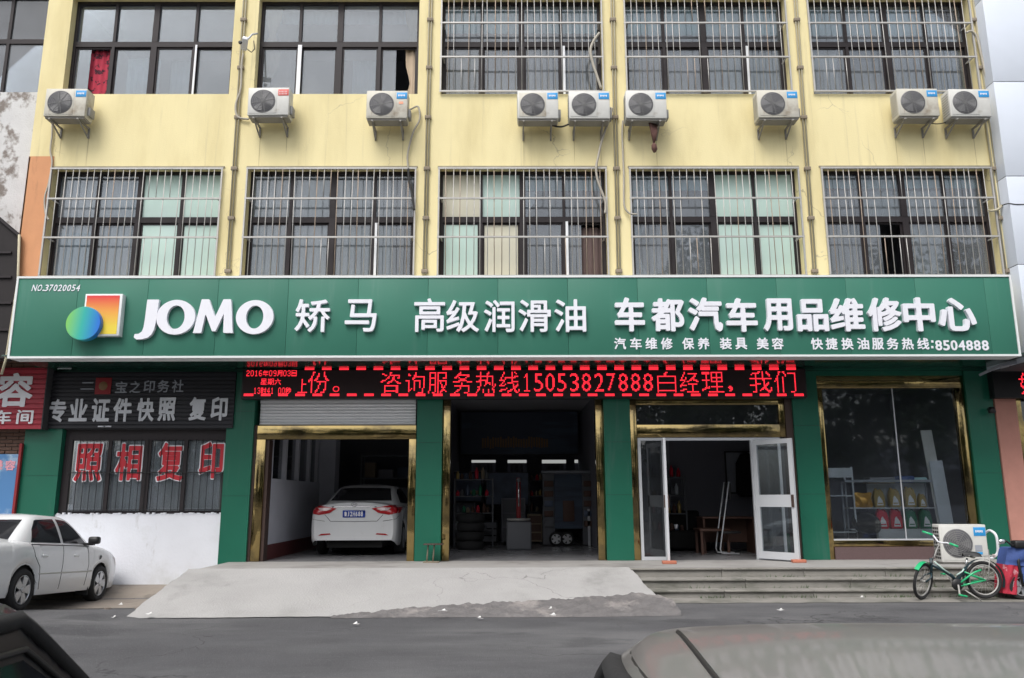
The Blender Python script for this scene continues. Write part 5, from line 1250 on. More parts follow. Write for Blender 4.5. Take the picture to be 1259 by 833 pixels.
# ================================================================== CARS
def interp(xs, ys, x):
    """smooth monotone-ish interpolation"""
    xs = np.array(xs, float); ys = np.array(ys, float)
    m = np.zeros_like(ys); dx = np.diff(xs); dy = np.diff(ys)/dx
    m[1:-1] = np.where(dy[1:]*dy[:-1] > 0, 2*dy[1:]*dy[:-1]/(dy[1:]+dy[:-1]+1e-12), 0); m[0] = dy[0]; m[-1] = dy[-1]
    i = int(np.clip(np.searchsorted(xs, x)-1, 0, len(xs)-2)); t = (x-xs[i])/dx[i]; t = min(1, max(0, t)); h = dx[i]
    return float((2*t**3-3*t**2+1)*ys[i]+(t**3-2*t**2+t)*h*m[i]+(-2*t**3+3*t**2)*ys[i+1]+(t**3-t**2)*h*m[i+1])
def make_car(name, label, S, paint, details='full'):
    t = thing(name, label, 'car')
    L, W, wb_r, wb_f, rw = S['L'], S['W']/2, S['xr'], S['xf'], S['rw']
    top, belt, hw = S['top'], S['belt'], S['hw']
    X = sorted(set([round(-L/2+i*L/70, 4) for i in range(71)] + [round(a+s*(rw+.06)*math.cos(k*math.pi/12), 4) for a in (wb_r, wb_f) for k in range(13) for s in (1,)] + [-L/2+.03, -L/2+.07, L/2-.03, L/2-.07]))
    rows = []
    for x in X:
        zt = interp(*top, x); zb_ = interp(*belt, x); w_ = W*interp(*hw, x); zlow = .20+S.get('lift', 0)
        z0 = zlow + (.12*max(0, (abs(x)-L/2+.35)/.35)**2)
        for a in (wb_r, wb_f):
            dd = rw+.055
            if abs(x-a) < dd: z0 = max(z0, rw+math.sqrt(dd*dd-(x-a)**2))
        zs = zb_
        pts = []
        for f_, wf in ((0,.955),(.10,.985),(.35,1.0),(.60,1.0),(.82,.985),(.94,.962),(1.0,.925)): pts.append((w_*wf, z0+(zs-z0)*f_))
        for f_ in (.82,.62,.42,.2,0): 
            k = 1-f_/.925; pts.append((w_*f_, zs+(zt-zs)*(1-(f_/.925)**2.6)))
        full = [(-a, z) for a, z in reversed(pts[:-1])]
        rows.append([(x, -a, z) for a, z in pts] + [(x, a, z) for a, z in reversed(pts[:-1])])
    b = MB(); n = len(rows[0])
    for r in rows: b.v += r
    for i in range(len(rows)-1):
        for j in range(n-1):
            a = i*n+j; b.f.append((a, a+n, a+n+1, a+1)); b.sm.append(True)
    b.f.append(tuple(reversed(range(n)))); b.sm.append(False); b.f.append(tuple((len(rows)-1)*n+j for j in range(n))); b.sm.append(False)
    body = b.build('body', paint, t, angle=50)
    me = body.data; bmx_ = bmesh.new(); bmx_.from_mesh(me); bmesh.ops.recalc_face_normals(bmx_, faces=bmx_.faces[:]); bvh_b = BVHTree.FromBMesh(bmx_); bmx_.to_mesh(me); bmx_.free()
    # greenhouse
    gh = S['gh']; b = MB(); N = 48; prev = []
    lv = gh['levels']      # (z, x_rear, x_front, half width)
    def ringpt(a, xr_, xf_, hw_, z, crown):
        c, s = math.cos(a), math.sin(a); e = .30
        cx = math.copysign(abs(c)**e, c); sy = math.copysign(abs(s)**e, s)
        x = (xr_+xf_)/2+cx*(xf_-xr_)/2; y = sy*hw_
        return (x, y, z - crown*(abs(sy)**2)*0)
    LZ = []
    zs_ = [l[0] for l in lv]
    K = 12
    for k in range(K+1):
        z = zs_[0]+(zs_[-1]-zs_[0])*(1-(1-k/K)**1.5)
        LZ.append((z, interp(zs_, [l[1] for l in lv], z), interp(zs_, [l[2] for l in lv], z), interp(zs_, [l[3] for l in lv], z)))
    rings = []
    for (z, a0, a1, h_) in LZ: rings.append([ringpt(2*math.pi*(j+.5)/N, a0, a1, h_, z, 0) for j in range(N)])
    z, a0, a1, h_ = LZ[-1]; zc = gh['roof']
    for q in (.93,.82,.66,.45,.22,.05):
        rings.append([ (lambda p: ((a0+a1)/2+(p[0]-(a0+a1)/2)*q, p[1]*q, z+(zc-z)*(1-q**2.3)))(p) for p in rings[K]])
    for r in rings: b.v += r
    for i in range(len(rings)-1):
        for j in range(N): a = i*N+j; c = i*N+(j+1) % N; b.f.append((a, c, c+N, a+N)); b.sm.append(True)
    b.f.append(tuple((len(rings)-1)*N+j for j in range(N))); b.sm.append(True)
    cabin = b.build('cabin', paint, t)
    bm2 = bmesh.new(); bm2.from_mesh(cabin.data); bvh_g = BVHTree.FromBMesh(bm2); bm2.free()
    def patch(nm, m, poly, axis, sgn, off=.004, bvh=bvh_b, parent=None, cell=.05, label=None):
        """thin panel that follows the bodywork; poly in the two axes other than the projecting one"""
        bm = bmesh.new(); o3 = {'x': lambda p: Vector((0, p[0], p[1])), 'y': lambda p: Vector((p[0], 0, p[1])), 'z': lambda p: Vector((p[0], p[1], 0))}[axis]
        vs = [bm.verts.new(o3(p)) for p in poly]; bm.faces.new(vs)
        ax = {'x': (1,2), 'y': (0,2), 'z': (0,1)}[axis]
        for a in ax:
            lo = min(v.co[a] for v in bm.verts); hi = max(v.co[a] for v in bm.verts); n_ = max(1, int((hi-lo)/cell)); nrm = Vector((0,0,0)); nrm[a] = 1
            for q in range(1, n_):
                co = Vector((0,0,0)); co[a] = lo+(hi-lo)*q/n_
                bmesh.ops.bisect_plane(bm, geom=bm.verts[:]+bm.edges[:]+bm.faces[:], plane_co=co, plane_no=nrm)
        k = {'x':0,'y':1,'z':2}[axis]; D = Vector((0,0,0)); D[k] = -sgn; bad = []
        for v in bm.verts:
            og = v.co.copy(); og[k] = sgn*6
            hit, nr, *_ = bvh.ray_cast(og, D)
            if hit is None: bad.append(v); continue
            if nr.dot(D) > 0: nr = -nr
            v.co = hit+nr*off
        if bad: bmesh.ops.delete(bm, geom=bad, context='VERTS')
        r_ = bmesh.ops.solidify(bm, geom=bm.faces[:], thickness=.003) if len(bm.faces) else None
        o = MB().addbm(bm, None, True).build(nm, m, parent or t, angle=60)
        if label: o['label'] = label
        return o
    def strip(nm, m, pts, axis, sgn, w_=.006, off=.002, bvh=bvh_b, parent=None):
        """thin raised line along the surface"""
        k = {'x':0,'y':1,'z':2}[axis]; D = Vector((0,0,0)); D[k] = -sgn; out = []
        dense = []
        for i in range(len(pts)-1):
            for q in range(8): f_ = q/8; dense.append((pts[i][0]*(1-f_)+pts[i+1][0]*f_, pts[i][1]*(1-f_)+pts[i+1][1]*f_))
        dense.append(pts[-1])
        for p in dense:
            og = {'x': Vector((sgn*6, p[0], p[1])), 'y': Vector((p[0], sgn*6, p[1])), 'z': Vector((p[0], p[1], sgn*6))}[axis]
            hit, nr, *_ = bvh.ray_cast(og, D)
            if hit is not None: out.append(hit - D*off)
        if len(out) > 1: return MB().tube(out, w_, 6).build(nm, m, parent or t)
    # underbody
    MB().box(-L/2+.15, L/2-.15, -W*.62, W*.62, .17, .6).build('underbody', 'under_black', t)
    wells = MB()
    for a in (wb_r, wb_f): wells.box(a-rw-.05, a+rw+.05, -W*.90, W*.90, rw*.9, rw*2+.045)
    wells.build('wheel_well', 'under_black', t)
    for a in (wb_r, wb_f):
        for s in (-1, 1):
            mt = Matrix.Translation((a, s*(W-.10), rw)) @ (Matrix.Identity(4) if s < 0 else Matrix.Rotation(math.pi, 4, 'Z'))
            wheel_mesh(rw, .19, t, mt, 5)
    for wdw in S['side_glass']:
        for s in (-1, 1): patch('side_window', 'car_glass', wdw, 'y', s, .004, bvh_g)
    patch('rear_window', 'car_glass', S['rear_glass'], 'x', -1, .004, bvh_g); patch('windscreen', 'car_glass', S['front_glass'], 'x', 1, .004, bvh_g)
    S['extra'](t, patch, strip, bvh_b, bvh_g, W, L)
    return t

# --- white small sedan parked nose to the white wall (left)
def siena_extra(t, patch, strip, bb, bg_, W, L):
    for s in (-1, 1):
        strip('door_gap', 'gap_black', [(.62,.90),(.66,.60),(.60,.28)], 'y', s, .004, .001)
        strip('door_gap', 'gap_black', [(-.18,.92),(-.20,.60),(-.22,.26)], 'y', s, .004, .001)
        strip('door_gap', 'gap_black', [(-1.12,.93),(-1.02,.75),(-.86,.60),(-.80,.28)], 'y', s, .004, .001)
        strip('side_moulding', 'car_dirt', [(-.86,.50),(.78,.50)], 'y', s, .010, .002)
        strip('belt_line', 'trim_black', [(-1.10,.915),(.70,.90)], 'y', s, .007, .004)
        for x in (-.74, .22):
            h = MB().bbox_bev(x-.08, x+.07, s*(W*.992+.0)-.018, s*(W*.992)+.018, .735, .775, .01).build('door_handle', 'car_white', t)
        mir = MB().bbox_bev(.50, .64, (s*(W+.02))-.02 if s > 0 else -(W+.17), (W+.17) if s > 0 else -(W+.0), .93, 1.05, .035); mir.box(.54, .62, s*W-.08, s*W+.08, .91, .95); mir.build('wing_mirror', 'trim_black', t)
        patch('tail_light', 'lamp_red', [(-2.02,.62),(-1.93,.62),(-1.91,.84),(-2.02,.84)], 'y', s, .008)
        patch('tail_light', 'lamp_red', [(s*.48,.64),(s*.69,.64),(s*.69,.80),(s*.50,.80)], 'x', -1, .008)
        patch('head_light', 'lamp_clear', [(s*.42,.56),(s*.76,.58),(s*.76,.72),(s*.44,.70)], 'x', 1, .006)
        patch('side_repeater', 'trim_black', [(1.02,.68),(1.08,.69),(1.10,.73),(1.05,.76),(1.02,.73)], 'y', s, .008, cell=.03)
        strip('wheel_arch_lip', 'car_white', [(S1['xr']+(S1['rw']+.065)*math.cos(a), S1['rw']+(S1['rw']+.065)*math.sin(a)) for a in np.linspace(.25, math.pi-.25, 9)], 'y', s, .012, -.004)
        strip('wheel_arch_lip', 'car_white', [(S1['xf']+(S1['rw']+.065)*math.cos(a), S1['rw']+(S1['rw']+.065)*math.sin(a)) for a in np.linspace(.25, math.pi-.25, 9)], 'y', s, .012, -.004)
        MB().box(S1['xf']-.40, S1['xf']-.385, s*(W-.22)-.0, s*(W-.22)+.20*s, .12, .34).build('mud_flap', 'rubber', t) if s > 0 else MB().box(S1['xf']-.40, S1['xf']-.385, -(W-.02), -(W-.22), .12, .34).build('mud_flap', 'rubber', t)
    patch('rear_bumper', 'car_dirt', [(-.72,.30),(.72,.30),(.76,.42),(-.76,.42)], 'x', -1, .01)
    patch('plate', 'plate_blue', [(-.22,.46),(.22,.46),(.22,.60),(-.22,.60)], 'x', -1, .012)
S1 = dict(L=4.12, W=1.64, xr=-1.20, xf=1.17, rw=.29,
  top=([-2.06,-1.98,-1.9,-1.4,-1.1,.6,.95,1.5,1.85,2.0,2.06],[.90,.97,1.0,1.02,1.03,1.02,1.0,.90,.80,.70,.60]),
  belt=([-2.06,-1.95,-1.2,0,.9,1.5,1.9,2.06],[.84,.90,.93,.92,.90,.82,.70,.56]),
  hw=([-2.06,-1.98,-1.8,-1.2,0,1.2,1.75,1.95,2.06],[.86,.93,.96,1.0,1.0,.995,.94,.86,.74]),
  gh=dict(roof=1.435, levels=[(.86,-1.52,1.12,.745),(.93,-1.42,1.00,.735),(1.1,-1.22,.74,.69),(1.25,-1.04,.50,.64),(1.35,-.90,.32,.59),(1.395,-.78,.20,.53)]),
  side_glass=[[(-1.02,.945),(-.93,1.16),(-.80,1.31),(-.74,1.325),(-.26,1.345),(-.18,.94)], [(-.10,.94),(-.17,1.345),(.10,1.33),(.32,1.20),(.56,1.02),(.66,.935)]],
  rear_glass=[(-.56,.98),(.56,.98),(.50,1.30),(-.50,1.30)], front_glass=[(-.60,.97),(.60,.97),(.52,1.32),(-.52,1.32)], extra=siena_extra)
S1['gh'] = dict(roof=1.385, levels=[(.86,-1.52,1.12,.745),(.93,-1.42,1.00,.735),(1.08,-1.22,.74,.69),(1.21,-1.04,.50,.64),(1.30,-.90,.32,.59),(1.345,-.78,.20,.53)])
S1['side_glass'] = [[(-1.02,.945),(-.93,1.13),(-.80,1.26),(-.74,1.275),(-.26,1.30),(-.18,.94)], [(-.10,.94),(-.17,1.30),(.10,1.285),(.32,1.17),(.56,1.01),(.66,.935)]]
S1['rear_glass'] = [(-.56,.98),(.56,.98),(.50,1.27),(-.50,1.27)]; S1['front_glass'] = [(-.60,.97),(.60,.97),(.52,1.27),(-.52,1.27)]
c1 = make_car('parked_car', 'small white sedan parked nose to the white wall at the left, seen from behind', S1, 'car_white')
# rear wheel on the road edge, front wheel down in the dirt hollow
rear = Vector((-6.95,-2.28,.02)); front = Vector((-7.03,-.02,-.12)); hd = (front-rear).normalized()
side = Vector((0,0,1)).cross(hd).normalized(); upv = hd.cross(side)
mt = Matrix((hd, side, upv)).transposed().to_4x4()
base = rear - mt @ Vector((S1['xr'], -.72, 0)); mt.translation = base; c1.matrix_world = mt

# --- white sedan in the garage, rear view
def son_extra(t, patch, strip, bb, bg_, W, L):
    for s in (-1, 1):
        patch('tail_light', 'lamp_red', [(s*.36,.955),(s*.60,.985),(s*.93,1.015),(s*.935,.865),(s*.72,.825),(s*.50,.865)], 'x', -1, .014, cell=.04)
        patch('tail_light', 'lamp_red', [(-2.36,.86),(-2.08,.93),(-2.10,1.00),(-2.30,1.02)], 'y', s, .012, cell=.04)
        patch('lamp_lens', 'lamp_clear', [(s*.46,.945),(s*.58,.965),(s*.76,.955),(s*.70,.915),(s*.56,.91)], 'x', -1, .022, cell=.04)
        patch('reflector', 'lamp_red', [(s*.46,.435),(s*.72,.415),(s*.66,.45),(s*.48,.46)], 'x', -1, .010, cell=.04)
        mir = MB().bbox_bev(.66,.80, (W+.02) if s > 0 else -(W+.20), (W+.20) if s > 0 else -(W+.02), .98, 1.10, .035); mir.box(.70,.78, s*W-.1, s*W+.1, .98, 1.02); mir.build('wing_mirror', 'car_white', t)
        strip('door_gap', 'gap_black', [(-1.15,1.0),(-1.05,.75),(-.85,.6),(-.8,.3)], 'y', s, .004, .001)
        strip('bumper_gap', 'gap_black', [(s*.90,.80),(s*.86,.74),(s*.60,.70)], 'x', -1, .004, .001)
        patch('small_badge', 'chrome', [(s*.55,1.045),(s*.68,1.055),(s*.68,1.068),(s*.55,1.06)], 'x', -1, .006, cell=.04)
    strip('chrome_strip', 'chrome', [(-.46,.985),(0,.99),(.46,.985)], 'x', -1, .014, .006)
    strip('boot_gap', 'gap_black', [(-.60,.83),(-.48,.70),(0,.69),(.48,.70),(.60,.83)], 'x', -1, .005, .001)
    patch('lower_bumper', 'trim_black', [(-.80,.285),(.80,.285),(.70,.32),(-.70,.32)], 'x', -1, .010)
    pl = patch('plate', 'plate_blue', [(-.23,.775),(.23,.775),(.23,.915),(-.23,.915)], 'x', -1, .020, cell=.5)
    px_ = min(v.co.x for v in pl.data.vertices)
    fm = MB(); x_ = px_-.003
    x = .20
    for ch, wd_ in zip('鲁J2H688', (.07,.045,.055,.055,.055,.055,.055)):
        mtx = Matrix(((0,1,0,0),(-1,0,0,0),(0,0,1,0),(0,0,0,1)))
        letter(ch, -x, -x+wd_-.012, .795, .895, x_, .002, 'white_vinyl', pl, name='character', off=.03, n=26, mtx=mtx)
        x -= wd_ + (.008 if ch == 'J' else 0)
    em = MB().tube([(px_-.01, .06*math.cos(a*math.pi/10), 1.035+.034*math.sin(a*math.pi/10)) for a in range(20)], .006, 6, closed=True)
    em.tube([(px_-.01,.03,1.012),(px_-.01,.018,1.058)], .005, 6); em.tube([(px_-.01,-.03,1.012),(px_-.01,-.018,1.058)], .005, 6); em.tube([(px_-.01,.024,1.035),(px_-.01,-.024,1.035)], .005, 6)
    em.build('emblem', 'chrome', t)
S2 = dict(L=4.80, W=1.85, xr=-1.38, xf=1.42, rw=.325,
  top=([-2.40,-2.36,-2.25,-2.0,-1.5,.7,1.1,1.8,2.2,2.40],[.98,1.07,1.085,1.09,1.10,1.05,1.02,.90,.78,.60]),
  belt=([-2.40,-2.30,-1.5,0,1.0,1.9,2.40],[.90,.98,1.0,.95,.92,.80,.55]),
  hw=([-2.40,-2.34,-2.2,-1.5,0,1.3,2.0,2.25,2.40],[.88,.945,.98,1.0,1.0,1.0,.93,.85,.72]),
  gh=dict(roof=1.475, levels=[(.95,-1.98,1.35,.86),(1.03,-1.80,1.18,.83),(1.15,-1.55,.93,.765),(1.28,-1.25,.62,.70),(1.38,-.98,.38,.64),(1.43,-.80,.22,.57)]),
  side_glass=[[(-1.25,1.06),(-1.0,1.28),(-.7,1.36),(-.15,1.385),(-.10,1.03)], [(-.02,1.03),(-.07,1.385),(.15,1.37),(.5,1.22),(.85,1.02)]],
  rear_glass=[(-.66,1.105),(.66,1.105),(.55,1.37),(.3,1.385),(-.3,1.385),(-.55,1.37)], front_glass=[(-.66,1.08),(.66,1.08),(.55,1.38),(-.55,1.38)], extra=son_extra)
c2 = make_car('garage_car', 'white sedan with a blue number plate standing in the open garage, rear towards the street', S2, 'car_white')
cxm = (at(380,640,2.35).x+at(491,640,2.35).x)/2
c2.scale = (.975,.975,.985); c2.location = (cxm-.04, 2.35+2.40, ZP); c2.rotation_euler = (0,0,R(90.5))

# --- near dark car (bottom left) and near dusty car (bottom right)
def near_extra(t, patch, strip, bb, bg_, W, L):
    for s in (-1, 1):
        strip('roof_moulding', 'trim_black', [(-.75,s*.53),(-.3,s*.555),(.10,s*.55)], 'z', 1, .0035, .0005, bg_)
        patch('window_surround', 'trim_black', [(-1.04,.94),(-.92,1.19),(-.66,1.372),(-.2,1.385),(.18,1.368),(.52,1.19),(.78,.94)], 'y', s, .0005, bg_)
        strip('belt_line', 'trim_black', [(-1.0,.93),(.72,.92)], 'y', s, .010, .004)
        strip('window_seal', 'rubber', [(-.90,1.0),(-.78,1.22),(-.60,1.345),(-.2,1.365),(.14,1.345),(.46,1.16),(.70,.95)], 'y', s, .017, .003, bg_); strip('window_seal', 'trim_black', [(-.84,1.0),(-.74,1.19),(-.58,1.30),(-.2,1.32),(.12,1.30),(.42,1.13),(.62,.96)], 'y', s, .006, .006, bg_)
        for x in (-.74, .22): MB().bbox_bev(x-.08, x+.07, s*W*.992-.018, s*W*.992+.018, .735, .775, .01).build('door_handle', 'trim_black', t)
        mir = MB().bbox_bev(.50,.64, (W+.0) if s > 0 else -(W+.17), (W+.17) if s > 0 else -(W+.0), .93, 1.05, .035); mir.box(.54,.62, s*W-.08, s*W+.08, .91, .95); mir.build('wing_mirror', 'trim_black', t)
        patch('tail_light', 'lamp_red', [(s*.56,.60),(s*.80,.60),(s*.80,.88),(s*.60,.88)], 'x', -1, .008)
        patch('head_light', 'lamp_clear', [(s*.42,.56),(s*.76,.58),(s*.76,.72),(s*.44,.70)], 'x', 1, .006)
    patch('plate', 'plate_blue', [(-.22,.46),(.22,.46),(.22,.60),(-.22,.60)], 'x', -1, .012)
S3 = dict(S1); S3['extra'] = near_extra; S3['L'] = 4.12
S3['gh'] = dict(roof=1.435, levels=[(.86,-1.52,1.12,.755),(.93,-1.42,1.00,.745),(1.1,-1.22,.74,.71),(1.25,-1.04,.50,.675),(1.35,-.90,.32,.645),(1.39,-.80,.22,.61)])
c3 = make_car('dusty_car', 'dusty dark grey car roof close in front at the bottom right', S3, 'car_dusty')
c3.location = (.785, -12.98, -.034); c3.rotation_euler = (0,0,R(90-4))
c4 = make_car('black_car', 'black car close in front at the bottom left with red light reflected in its window', S3, 'car_black')
c4.location = (-1.46, -12.83, 0.0); c4.rotation_euler = (0,0,R(100))

# ================================================================== BICYCLE
bk = thing('bicycle', 'small green folding bicycle parked against the steps in front of the floor air conditioner', 'bicycle')
YB_ = -1.38
def B(u, v, dy=0): return at(u, v, YB_+dy)
rc = B(1210.6, 721.5); rr = .275; rc.z = rr+.035
def bwheel(c, r, rot, nm='wheel'):
    m_ = Matrix.Translation(c) @ rot
    t_ = MB().tube([m_ @ Vector((r*math.cos(a*math.pi/20), 0, r*math.sin(a*math.pi/20))) for a in range(40)], .023, 8, closed=True).build('tyre', 'rubber', bk)
    MB().tube([m_ @ Vector(((r-.035)*math.cos(a*math.pi/20), 0, (r-.035)*math.sin(a*math.pi/20))) for a in range(40)], .012, 6, closed=True).build('rim', 'steel_bar', t_)
    s = MB()
    for k in range(20): a = k*math.pi/10; s.tube([m_ @ Vector((.02*math.cos(a+.5), .02*(-1)**k, .02*math.sin(a+.5))), m_ @ Vector(((r-.035)*math.cos(a), 0, (r-.035)*math.sin(a)))], .0022, 4)
    s.lathe([(0,-.035),(.022,-.035),(.022,.035),(0,.035)], 12, m_, 'Y'); s.build('spokes', 'steel_bar', t_)
    return t_
bwheel(rc, rr-.02, Matrix.Identity(4))
fc = B(1135.5, 720.5, -.02); fc.z = rr+.02
frot = Matrix.Rotation(R(36), 4, 'Z') @ Matrix.Rotation(R(11), 4, 'X')
bwheel(fc, rr-.02, frot)
hb = B(1145.5, 699); ht_ = B(1145, 690)
crk = B(1175, 718); seatc = B(1187, 698)
MB().tube([ht_+Vector((-.0,0,.05)), hb+Vector((-.01,0,-.05))], .022, 10).build('head_tube', 'bike_dark', bk)
fk = MB(); up = frot @ Vector((0,0,1)); sd_ = frot @ Vector((0,1,0))
crown = hb+Vector((-.015,-.0,-.06))
for s in (-1,1): fk.tube([crown, crown*.6+fc*.4+sd_*.055*s, fc+sd_*.045*s], .012, 8)
fk.build('fork', 'bike_dark', bk)
MB().grid(lambda u, v: fc + frot @ Vector((( rr+.022)*math.cos(math.pi*(.28+.5*u)), (v-.5)*.07, (rr+.022)*math.sin(math.pi*(.28+.5*u)))), 14, 3).build('front_mudguard', 'bike_green', bk)
MB().tube([ht_+Vector((0,0,-.04)), B(1160,701), B(1170,707.5), crk+Vector((0,0,.06))], .028, 10).build('main_tube', 'bike_dark', bk)
MB().tube([ht_+Vector((.03,-.03,-.0)), B(1160,699.5,-.03), B(1168,705,-.03)], .010, 6).tube([B(1176,707,-.03), B(1183,702.5,-.03), B(1185,699,-.03)], .012, 6).build('bright_stripe', 'film_mint', bk)
MB().tube([crk, B(1183,704), seatc], .024, 10).build('seat_tube', 'bike_dark', bk)
MB().tube([crk+Vector((.0,0,.05)), B(1180,707), seatc+Vector((0,0,-.08))], .022, 8).build('down_tube', 'bike_dark', bk)
r_ = MB()
for s in (-.05,.05):
    r_.tube([crk+Vector((.05,s,-.02)), rc+Vector((0,s,0))], .013, 8); r_.tube([B(1186,703,s), rc+Vector((0,s,0))], .012, 8); r_.tube([B(1181,716,s), B(1197,704,s), B(1206,700.5,s)], .016, 8); r_.tube([B(1184,713,s), B(1193,707,s), rc+Vector((0,s,0))], .010, 8)
r_.build('rear_frame', 'bike_green', bk)
MB().tube([seatc, B(1189,686)], .014, 8).build('seat_post', 'chrome', bk)
sc_ = B(1193.5, 681.5)
sad = MB(); sad.grid(lambda u, v: sc_+Vector(((u-.5)*.25, (v-.5)*(.06+.12*u**1.5), .045-.06*(abs(v-.5)*2)**2.2-.02*(abs(u-.5)*2)**3)), 12, 8)
sad.grid(lambda u, v: sc_+Vector(((u-.5)*.25, (v-.5)*(.06+.12*u**1.5), -.03)), 12, 8); sad.tube([sc_+Vector((-.09,0,-.02)), sc_+Vector((.05,0,-.05)), sc_+Vector((.08,0,-.02))], .008, 6)
sad.build('saddle', 'trim_black', bk)
MB().grid(lambda u, v: rc+Vector(((rr+.035)*math.cos(math.pi*(1.0-1.12*u)), (v-.5)*.07, (rr+.035)*math.sin(math.pi*(1.0-1.12*u)))), 20, 3).build('rear_mudguard', 'bike_dark', bk)
rk_ = MB(); z = rc.z+rr+.085
for s in (-.05,0,.05): rk_.tube([Vector((rc.x-.14,YB_+s,z-.01)), Vector((rc.x+.19,YB_+s,z))], .007, 6)
for s in (-.06,.06): rk_.tube([Vector((rc.x+.10,YB_+s,z)), rc+Vector((.03,s,0))], .006, 6)
rk_.build('rack', 'steel_bar', bk)
MB().bbox_bev(rc.x+.19, rc.x+.21, YB_-.03, YB_+.03, z-.03, z+.02, .005).build('reflector', 'lamp_clear', bk)
MB().lathe([(0,-.01),(.085,-.01),(.09,0),(.085,.01),(0,.01)], 24, Matrix.Translation(crk+Vector((0,-.05,0))), 'Y').build('chainring', 'trim_black', bk)
MB().bar(crk+Vector((0,-.07,0)), B(1180,731,-.10), .02).bar(crk+Vector((0,.07,0)), crk+Vector((-.07,.1,.14)), .02).build('crank', 'steel_bar', bk)
MB().bbox_bev(-.05,.05,-.04,.04,-.012,.012,.005, Matrix.Translation(B(1184,732,-.14)) @ Matrix.Rotation(R(12),4,'Y')).build('pedal', 'bike_green', bk)
MB().bbox_bev(-.05,.05,-.04,.04,-.012,.012,.005, Matrix.Translation(crk+Vector((-.07,.15,.14)))).build('pedal', 'bike_green', bk)
MB().tube([Vector((crk.x+.1,YB_-.06,crk.z-.08)), Vector((crk.x+.28,YB_-.16,.02))], .009, 6).build('kickstand', 'steel_bar', bk)
hs_ = B(1154, 668)
MB().tube([ht_, B(1149,683), hs_], .014, 8).build('stem', 'steel_bar', bk)
MB().tube([B(1147,657.5,.12), B(1149,660,.08), B(1153,665.5,.03), B(1158,667,-.03), B(1164,667,-.10), B(1168,668.5,-.13)], .012, 8).build('handlebar', 'white_vinyl', bk)
MB().tube([B(1134,653,.20), B(1147,657.5,.12)], .018, 8).build('grip', 'bike_green', bk); MB().tube([B(1167.5,668,-.13), B(1178,671.8,-.22)], .018, 8).build('grip', 'bike_green', bk)
MB().tube([B(1154,668,0), B(1150,675,-.04), B(1146,690,-.03), B(1141,702,-.02)], .005, 5).build('brake_cable', 'trim_black', bk)

# ================================================================== SCOOTER at the right edge
scr = thing('scooter', 'scooter wrapped in a blue and red quilted cover at the right edge', 'scooter')
YQ = -1.35
def Q(u, v, dy=0): return at(u, v, YQ+dy)
fw = Q(1256, 732); fwr = .20; fw.z = fwr+.01
mts = Matrix.Translation(fw)
wheel_mesh(fwr, .09, scr, mts, 5)
def quilt(pts_l, pts_r, y0, bul, m, nm):
    def fn(u, v):
        k = v*(len(pts_l)-1); i = min(int(k), len(pts_l)-2); f_ = k-i
        l = pts_l[i].lerp(pts_l[i+1], f_); r = pts_r[i].lerp(pts_r[i+1], f_); p = l.lerp(r, u)
        return p+Vector((0, -bul*math.sin(u*math.pi)**.6+.010*math.sin(u*11+v*4)+.006*math.sin(v*9+u*3), .0))
    b = MB(); b.grid(fn, 24, 24)
    b.grid(lambda u, v: Vector(fn(u, v))+Vector((0,.22+2*bul*math.sin(u*math.pi)**.6,0)), 24, 24)
    for u in (0, 1): b.grid(lambda a, v: Vector(fn(u, v))+Vector((0,.22*a,0)), 3, 24)
    for v in (0, 1): b.grid(lambda a, u: Vector(fn(u, v))+Vector((0,.22*a+2*a*bul*math.sin(u*math.pi)**.6,0)), 3, 24)
    return b.build(nm, m, scr)
quilt([Q(1240,673),Q(1237,686),Q(1235.5,694)], [Q(1285,673),Q(1288,690),Q(1288,697)], 0, .05, 'quilt_blue', 'cover')
quilt([Q(1235.3,693.5),Q(1233.5,712),Q(1233,729)], [Q(1252,695),Q(1252,712),Q(1252.5,731)], 0, .05, 'quilt_red', 'cover')
quilt([Q(1251.3,694),Q(1251.5,705),Q(1252,716.5)], [Q(1285,694),Q(1288,705),Q(1288,717)], 0, .07, 'quilt_blue', 'cover')
b = MB()
b.tube([Q(1236,664,-.1), Q(1240,667,-.08), Q(1244,671,-.04), Q(1252,668), Q(1262,668)], .014, 8).build('handlebar', 'trim_black', scr)
MB().bbox_bev(-.09,.22,-.08,.08,-.06,.06,.03, Matrix.Translation(Q(1252,669))).build('dashboard', 'trim_black', scr)
MB().tube([Q(1240,667,-.08), Q(1236,665,-.09), Q(1228,669,-.08)], .008, 6).build('mirror_arm', 'chrome', scr)
MB().lathe([(0,-.012),(.05,-.008),(.055,.01),(0,.02)], 18, Matrix.Translation(Q(1232.5,665.5,-.1)) @ Matrix.Diagonal((1,1,.7,1)), 'Y').build('mirror', 'chrome', scr)
MB().bbox_bev(fw.x+.15, fw.x+1.1, YQ-.10, YQ+.10, .18, .32, .03).bbox_bev(fw.x+.65, fw.x+1.25, YQ-.13, YQ+.13, .32, .72, .06).build('body', 'trim_black', scr)
MB().bbox_bev(fw.x+.55, fw.x+1.2, YQ-.13, YQ+.13, .725, .80, .03).build('seat', 'rubber', scr)
wheel_mesh(fwr, .09, scr, Matrix.Translation(fw+Vector((1.15,0,0))), 5)
MB().tube([fw+Vector((0,-.07,0)), Q(1252,690,-.05), Q(1253,676,0)], .02, 8).build('fork', 'trim_black', scr)

